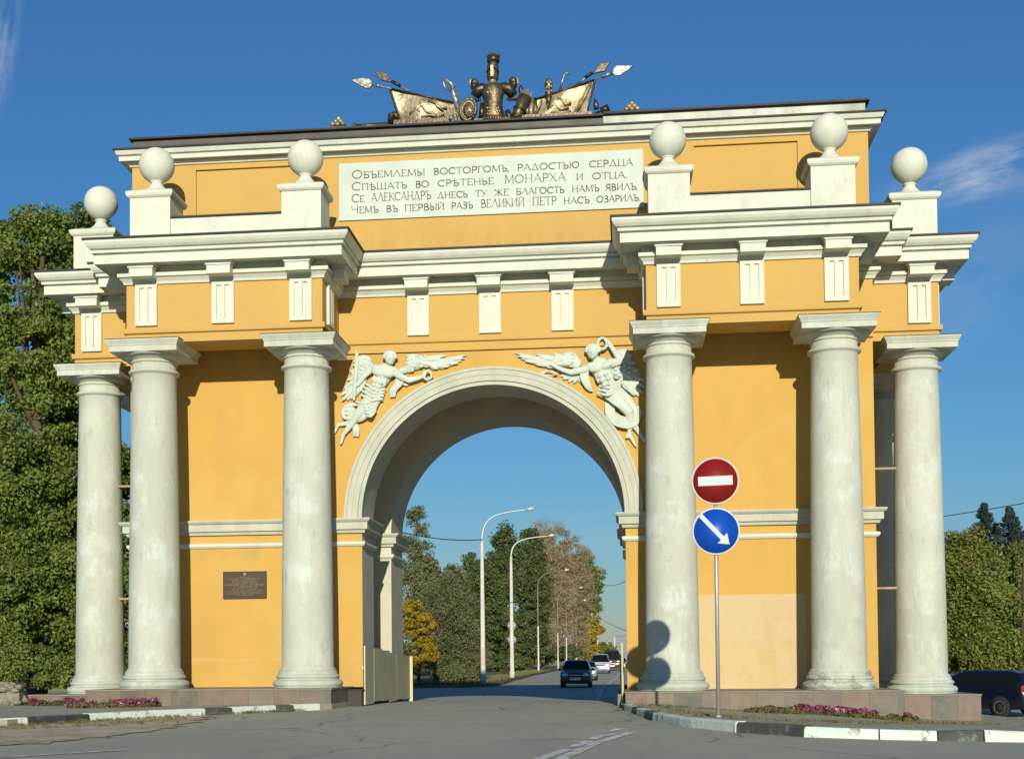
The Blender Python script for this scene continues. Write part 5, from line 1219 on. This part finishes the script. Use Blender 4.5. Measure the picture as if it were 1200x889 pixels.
def leaf_obj(name, V, m, parent):
    n = len(V)//4; me = bpy.data.meshes.new(name); me.vertices.add(len(V)); me.vertices.foreach_set('co', V.astype(np.float32).ravel())
    me.loops.add(n*4); me.loops.foreach_set('vertex_index', np.arange(n*4, dtype=np.int32)); me.polygons.add(n)
    me.polygons.foreach_set('loop_start', np.arange(0, n*4, 4, dtype=np.int32)); me.update(calc_edges=True); me.materials.append(m); return link(name, me, parent)
def tree(name, x, y, lobes, label, leafm, n, size, seed, trunk=.25, th=None, group=None, cl=60, clr=.8, bark='bark', cat='tree', limbs=9, drop=0., base=None, aspect=.6):
    """lobes: (dx, dy, z, rx, ry, rz) crown volumes relative to the foot"""
    z0 = H(x, y)+.1; e = empty(name, (x, y, z0)); tag(e, label, cat, group); r_ = random.Random(seed); cs = []; rs = []
    vol = [l[3]*l[4]*l[5] for l in lobes]; tot = sum(vol)
    for l, v in zip(lobes, vol):
        for _ in range(max(4, int(cl*v/tot))):
            d = Vector((r_.gauss(0, 1), r_.gauss(0, 1), r_.gauss(0, 1))).normalized()*(r_.random()**.30)*.92
            cs.append((l[0]+d.x*l[3], l[1]+d.y*l[4], l[2]+d.z*l[5])); q = clr*r_.uniform(.55, 1.25); rs.append((q*1.15, q*1.15, q*.75))
    V = leaves(cs, rs, n, size, seed, drop=drop, aspect=aspect); leaf_obj('crown', V, leafm, e)
    zt = th or max(l[2] for l in lobes); mb = MB()
    mb.tube([(0, 0, -.2), (.05, 0, zt*.15), (r_.uniform(-.2, .2), r_.uniform(-.2, .2), zt*.5), (r_.uniform(-.3, .3), r_.uniform(-.3, .3), zt*.95)], [trunk*1.3, trunk, trunk*.7, trunk*.2], M[bark], 9)
    for i in range(limbs):
        c = Vector(cs[r_.randrange(len(cs))]); s = Vector((0, 0, min(c.z*.75, zt*r_.uniform(.25, .7)))); m_ = s.lerp(c, .5)+Vector((0, 0, -.2))
        mb.tube([s, m_, c], [trunk*.42, trunk*.25, trunk*.07], M[bark], 6)
    mb.build('trunk', e); return e
# left: big broad-leaved trees right behind the arch's left end
def px_lobes(x0, y0, L_):  # lobes given where the survey shows them: (u, v, ru, rv, depth offset)
    out = []; zz = H(x0, y0)+.1
    for u, v, ru, rv, dy in L_:
        q = on(u, v, 1, y0+dy); D = (y0+dy-EYE.y); out.append((q.x-x0, dy, q.z-zz, ru*D/FPX, max(ru*D/FPX*.8, 1.0), rv*D/FPX))
    return out
x0, y0 = -17.6, 12
tree('broadleaf_tree', x0, y0, px_lobes(x0, y0, [(85, 300, 50, 58, 0), (25, 290, 50, 45, 1), (70, 420, 62, 70, 0), (15, 420, 50, 70, .5), (95, 560, 55, 70, .6), (20, 560, 60, 70, -.5), (85, 690, 60, 70, 0), (15, 700, 60, 70, -1), (125, 400, 24, 70, 1.6), (60, 620, 70, 60, 1), (50, 500, 60, 60, 1), (70, 360, 50, 50, 1), (100, 640, 40, 60, 1.5), (30, 640, 60, 60, 0), (70, 745, 60, 40, 1.5), (110, 720, 30, 40, 1.5), (120, 300, 16, 40, 1), (100, 268, 22, 26, 0), (45, 258, 26, 18, .5)]),
     'tall dark green tree filling the left edge beside the outer left column', LM['green'], 230000, .075, 11, .32, cl=520, clr=.62, limbs=26)
x0, y0 = -25.5, 20
tree('broadleaf_tree', x0, y0, px_lobes(x0, y0, [(-40, 330, 60, 70, 0), (-60, 480, 70, 90, 0), (-30, 640, 70, 80, 0)]), 'dark tree at the very left edge behind the tall green one', LM['green'], 60000, .11, 12, .32, cl=200, clr=.9)
x0, y0 = -14.2, 13.5
tree('small_tree', x0, y0, px_lobes(x0, y0, [(140, 560, 22, 60, 0), (150, 660, 26, 60, 0), (130, 740, 36, 50, 0), (100, 770, 40, 34, -1)]), 'low dark tree seen in the gap between the two left columns', LM['green'], 50000, .07, 13, .14, cl=140, clr=.55)
x0, y0 = -17.5, 8
tree('shrub', x0, y0, px_lobes(x0, y0, [(30, 780, 40, 26, 0), (80, 785, 34, 22, .5), (10, 760, 30, 30, 1)]), 'dark shrub at the foot of the tall tree by the rubble wall', LM['green'], 40000, .055, 14, .06, cl=110, clr=.4, cat='shrub')
# seen through the arch
def far(name, u, D, L_, lab, lm, n, size, seed, **k):
    x, y = at_px(u, D); out = []
    zz = H(x, y)+.1
    for uu, v, ru, rv in L_: q = on(uu, v, 1, y); out.append((q.x-x, 0, q.z-zz, ru*D/FPX, max(ru*D/FPX, .8), rv*D/FPX))
    return tree(name, x, y, out, lab, lm, n, size, seed, **k)
far('poplar_tree', 487, 118, [(486, 640, 17, 50), (486, 700, 24, 45), (487, 606, 10, 26), (480, 750, 26, 30), (496, 660, 10, 40)], 'thin tall poplar just right of the left pier', LM['greyg'], 16000, .12, 21, cl=170, clr=.55, bark='barkpale', aspect=.4)
far('autumn_tree', 490, 92, [(492, 735, 20, 22), (484, 712, 10, 12), (497, 765, 17, 20), (478, 780, 14, 14)], 'small autumn tree with bright yellow leaves beside the left pier', LM['yellow'], 16000, .08, 22, trunk=.10, cl=120, clr=.36)
far('juniper_bush', 530, 100, [(520, 700, 24, 34), (540, 725, 26, 36), (515, 760, 26, 30), (552, 765, 20, 28), (535, 785, 30, 14)], 'broad grey green bushy tree left of the first lamp post', LM['greyg'], 46000, .09, 23, cl=320, clr=.55, trunk=.15, drop=.4, aspect=.35)
far('broadleaf_tree', 508, 112, [(506, 700, 20, 40), (500, 680, 14, 30), (528, 690, 18, 30)], 'grey green tree standing behind the yellow autumn tree', LM['greyg'], 22000, .11, 24, cl=180, clr=.65)
far('broadleaf_tree', 562, 160, [(556, 668, 15, 26), (566, 700, 24, 44), (560, 745, 24, 34)], 'dark green tree behind the first lamp post', LM['dark'], 34000, .13, 25, cl=240, clr=.85, trunk=.25)
far('broadleaf_tree', 592, 172, [(590, 640, 15, 32), (582, 690, 24, 48), (596, 745, 26, 36), (602, 660, 14, 30)], 'tall dark green tree between the first two lamp posts', LM['dark'], 46000, .14, 26, cl=300, clr=.9, trunk=.28)
far('broadleaf_tree', 622, 186, [(622, 650, 14, 36), (626, 700, 20, 46), (620, 748, 22, 32)], 'tall dark green tree right of the second lamp post', LM['dark'], 38000, .15, 27, cl=240, clr=.95, trunk=.28)
for u, v, D, lab, s in ((636, 606, 200, 'tallest brown autumn poplar above the dark green trees', 31), (655, 610, 235, 'brown autumn poplar second from the left of its row', 32), (676, 622, 270, 'brown autumn poplar in the middle of its row', 33)):
    far('poplar_tree', u, D, [(u, v+32, 14, 36), (u+2, v+78, 21, 50), (u-2, v+125, 19, 36), (u-9, v+50, 9, 34), (u+10, v+48, 9, 34)], lab, LM['brown'], 30000, .15, s, cl=300, clr=1.0, bark='barkpale', limbs=26, group='brown poplars along the avenue', aspect=.35)
far('poplar_tree', 690, 320, [(686, 672, 13, 32), (690, 700, 15, 34), (698, 680, 9, 18), (684, 720, 14, 24)], 'olive green poplar at the right end of the brown row', LM['olive'], 24000, .22, 34, cl=200, clr=1.3, bark='barkpale', group='brown poplars along the avenue')
far('autumn_tree', 692, 300, [(694, 738, 12, 15), (684, 748, 9, 12), (688, 760, 14, 12)], 'yellow autumn tree above the oncoming cars', LM['yellow'], 9000, .24, 35, cl=80, clr=1.1, trunk=.15)
far('broadleaf_tree', 710, 420, [(708, 762, 8, 9), (700, 765, 8, 8), (716, 767, 6, 6)], 'small far green tree right of the white post', LM['green'], 2600, .6, 36, cl=40, clr=1.6, trunk=.3)
far('shrub', 660, 215, [(648, 765, 18, 10), (672, 766, 14, 9), (632, 770, 14, 9)], 'dark hedge under the brown poplars', LM['dark'], 6000, .2, 37, cl=60, clr=.7, trunk=.1, cat='shrub')
far('shrub', 590, 150, [(575, 775, 20, 10), (606, 776, 16, 9)], 'dark bush between the first two lamp posts', LM['dark'], 5000, .16, 38, cl=50, clr=.6, trunk=.08, cat='shrub')
# right side
x0, y0 = 20.5, 27
tree('autumn_tree', x0, y0, px_lobes(x0, y0, [(1128, 660, 30, 34, 0), (1150, 700, 40, 44, -.5), (1120, 740, 30, 44, 0), (1160, 760, 40, 34, -1), (1112, 700, 18, 40, 0), (1118, 636, 9, 16, .5), (1136, 628, 8, 13, -.5), (1153, 644, 8, 12, .4), (1110, 655, 7, 14, 0), (1168, 660, 8, 12, 0)]), 'bushy tree turning yellow right beside the outer right column', LM['olive'], 110000, .085, 41, .2, cl=420, clr=.5, limbs=20, drop=.35, aspect=.4)
x0, y0 = 21.7, 29
tree('autumn_tree', x0, y0, px_lobes(x0, y0, [(1195, 690, 34, 36, 0), (1190, 740, 40, 44, 0), (1230, 700, 40, 60, 0), (1180, 652, 9, 14, 0), (1198, 644, 10, 14, .4)]), 'yellow green tree at the right edge below the spruces', LM['olive'], 95000, .085, 42, .10, th=3.0, cl=330, clr=.52, limbs=6, drop=.35, aspect=.4)
def spruce(u, vt, vb, D, w, lab, seed):
    x, y = at_px(u, D); z0 = H(x, y); h = (774-vt)*D/FPX+1.4-z0; e = empty('spruce_tree', (x, y, z0)); tag(e, lab, 'tree', 'blue spruces at the right'); r_ = random.Random(seed)
    Vs = []; g_ = np.random.default_rng(seed); cs = []; rs = []; mb = MB(); mb.tube([(0, 0, 0), (0, 0, h*.5), (0, 0, h*.99)], [.28, .16, .02], M['bark'], 8); n = 34
    for j in range(n):
        t = j/(n-1); z = h*(.12+.87*t); rr = w*1.25*(1-t)**.95+.12
        for k in range(13 if t < .85 else 7):
            a = r_.uniform(0, 2*PI); L_ = rr*r_.uniform(.6, 1.1); dx, dy = math.cos(a), math.sin(a)
            mb.tube([(0, 0, z), (dx*L_*.6, dy*L_*.6, z-.05*L_), (dx*L_, dy*L_, z+.12*L_)], [.04, .025, .01], M['bark'], 4, False)
            for q in (.35, .6, .85, 1.0): cs.append((dx*L_*q, dy*L_*q, z-.05*L_*q+.1*(q > .9)-.12)); kk = (1-t)*.6+.45; rs.append((.44*kk*(1.15-q*.5), .44*kk*(1.15-q*.5), .16*kk+.05))
    leaf_obj('crown', leaves(cs, rs, 70000, .085, seed, flat=.2, aspect=.26), LM['blueg'], e); mb.build('trunk', e)
spruce(1157, 592, 780, 78, 2.9, 'blue spruce with a pointed top, left one of the two at the right edge', 51)
spruce(1187, 597, 780, 76, 3.1, 'blue spruce at the right edge, right one of the two', 52)

# flower beds, rubble wall, weeds
def bed(name, pts, w, lab, n, seed, fl=.45):
    g_ = np.random.default_rng(seed); r_ = random.Random(seed); P = [Vector(p) for p in pts]; V1 = []; V2 = []; cs = []; rs = []; c2 = []; r2 = []
    L_ = [(b-a).length for a, b in zip(P, P[1:])]; tot = sum(L_)
    for k in range(int(tot*40)):
        i = r_.choices(range(len(L_)), L_)[0]; t = r_.random(); p = P[i].lerp(P[i+1], t); x, y = p.x+r_.uniform(-.05, .05), p.y+r_.uniform(-w, w); z = H(x, y)+.13
        h = r_.uniform(.04, .15); cs.append((x, y, z+h*.5)); rs.append((.09, .09, h*.6))
        s = (p-P[0]).length
        if r_.random() < fl*(1.5 if (math.sin(s*2.1+seed)+.5*math.sin(s*5.3)) > -.1 else .25): c2.append((x, y-.04, z+h+.03)); r2.append((.12, .08, .05))
    e = empty(name); tag(e, lab, 'flower bed')
    o = leaf_obj('foliage', leaves(cs, rs, n, .035, seed), LM['flowerleaf'], e); tag(o, kind='stuff')
    o = leaf_obj('white_blossoms', leaves([q for q in c2[::9]], [(.05, .05, .03)]*len(c2[::9]), n//40, .03, seed+2, flat=.8, aspect=.9), LM['whitefl'], e); tag(o, kind='stuff')
    o = leaf_obj('blossoms', leaves(c2, r2, n//6, .032, seed+1, flat=.8, aspect=.9), LM['petunia'], e); tag(o, kind='stuff')
bed('flower_bed', [(-10.3, -2.95), (-8.0, -3.0)], .16, 'low bed of magenta petunias along the left plinth', 7000, 3)
bed('flower_bed', [(-12.4, -.35), (-10.0, -.4)], .14, 'sparse weedy flower bed before the outer left plinth', 4000, 5, .08)
bed('flower_bed', [(6.2, -3.3), (10.0, -3.5)], .2, 'low bed of magenta and white petunias along the right plinth', 13000, 4, .35)
r_ = random.Random(9)
e = empty('rubble_wall', (-14.2, 0, H(-14, 0)+.12)); tag(e, 'low rough wall of rubble at the left end of the plinth', 'wall')
mb = MB()
for k in range(420):
    x = r_.uniform(-2.6, 1.5); hh = .60*min(1, (x+2.8)/1.6); z = r_.uniform(0, max(.05, hh)); s = r_.uniform(.05, .12)
    b = MB(); b.ball((0, 0, 0), 1, M['rubble'], 8); mt = Matrix.Translation((x, r_.uniform(-.25, .25), z)) @ Matrix.Rotation(r_.uniform(0, 6), 4, 'Z') @ Matrix.Rotation(r_.uniform(-.4, .4), 4, 'X') @ Matrix.Diagonal((s*1.3, s, s*.7, 1))
    mb.add([mt @ Vector(v) for v in b.v], b.f, M['rubble'], False)
mb.box(-1.4, 1.45, -.16, .16, -.1, .44, M['rubble']); mb.build('stones', e)
# grass tufts along the kerbs and in the strip of dirt
def tufts(name, spots, n, lab, seed, h=.045):
    g_ = np.random.default_rng(seed); r_ = random.Random(seed); V = []
    for k in range(n):
        a, b, w = spots[r_.randrange(len(spots))]; t = r_.random(); x = a[0]+(b[0]-a[0])*t+r_.gauss(0, w); y = a[1]+(b[1]-a[1])*t+r_.gauss(0, w); z = H(x, y)+a[2]
        cx, cy = x, y
        for _ in range(7):
            bx, by = cx+r_.gauss(0, .025), cy+r_.gauss(0, .025); hx = r_.gauss(0, .03); hy = r_.gauss(0, .03); hh = h*r_.uniform(.5, 1.3); w_ = .006
            V += [(bx-w_, by, z), (bx+w_, by, z), (bx+hx+w_*.5, by+hy, z+hh), (bx+hx-w_*.5, by+hy, z+hh)]
    o = leaf_obj(name, np.array(V), LM['flowerleaf'], None); tag(o, lab, 'grass', kind='stuff')
tufts('grass_tufts', [((-8.2, -11.4, .01), (-6.2, -6.6, .01), .25), ((-9.5, -14.5, .01), (-5.2, -8.5, .01), .5), ((-6.2, -6.2, .01), (-4.2, -3.6, .01),   .12)], 420, 'weeds in the strip of dirt before the left kerb', 61)
tufts('grass_tufts', [((3.8, -3.5, .13), (5.5, -11.0, .13), .35), ((3.6, -2.75, .13), (8.5, -2.8, .13), .06), ((5.8, -12.5, .13), (10, -11, .13), .5)], 420, 'sparse weeds on the right pavement around the sign post', 62)
tufts('grass_tufts', [((-22, 49.5, .16), (-6.5, 53, .16), .8), ((-7, 55, .16), (-6, 110, .16), .5)], 1500, 'grass along the verge beyond the arch', 63, .22)

# far wood closing the horizon on both sides
cs_ = []; rs_ = []; r_ = random.Random(77)
for k in range(420):
    s = r_.choice((-1, 1)); x = s*r_.uniform(28, 260)+(8 if s > 0 else 0); y = r_.uniform(210, 300); h = 6+3*math.sin(x*.07)+r_.uniform(-1, 2)
    for j in range(3): cs_.append((x+r_.gauss(0, 1.5), y, h*(j+.5)/3)); rs_.append((3.2, 3.2, 2.0))
tag(leaf_obj('distant_wood', leaves(cs_, rs_, 60000, .45, 77), LM['dark'], None), 'far wood on the horizon beyond the crossing', 'wood', kind='stuff')
# pale towers and houses at the far end of the avenue
def tower(u0, u1, vt, D, lab, storeys, bays, m='tower', name='apartment_tower'):
    (xa, ya), (xb, yb) = at_px(u0, D), at_px(u1, D); w = xb-xa; z0 = .3; h = (774-vt)*D/FPX+1.1; e = empty(name, ((xa+xb)/2, ya, z0)); tag(e, lab, 'building')
    mb = MB(); mb.box(-w/2, w/2, 0, w*.7, -2, h, M[m]); mb.build('wall', e)
    mb = MB(); mb.box(-w/2-.3, w/2+.3, -.3, w*.7+.3, h, h+.8, M[m]); mb.box(-w*.12, w*.15, w*.2, w*.45, h+.8, h+3, M[m]); mb.build('roof', e)
    sh, sw_ = h/storeys, w/bays; proto = None
    for i in range(storeys):
        for j in range(bays):
            if proto is None: mb = MB(); mb.box(-sw_*.28, sw_*.28, -.08, -.01, -sh*.25, sh*.25, M['windowfar']); o = proto = mb.build('window', e)
            else: o = proto.copy(); COL.objects.link(o); o.parent = e
            o.location = (-w/2+sw_*(j+.5), 0, sh*(i+.5))
tower(722, 733, 744, 620, 'pale tall apartment tower at the far end of the avenue, nearest the right pier', 9, 4)
tower(713, 721, 757, 560, 'lower pale apartment block just left of the tall pale tower', 6, 4)
tower(733, 748, 750, 700, 'pale apartment block partly hidden by the right pier', 8, 5)
tower(690, 712, 768, 420, 'low pale house behind the white minivan', 2, 6, name='low_house')
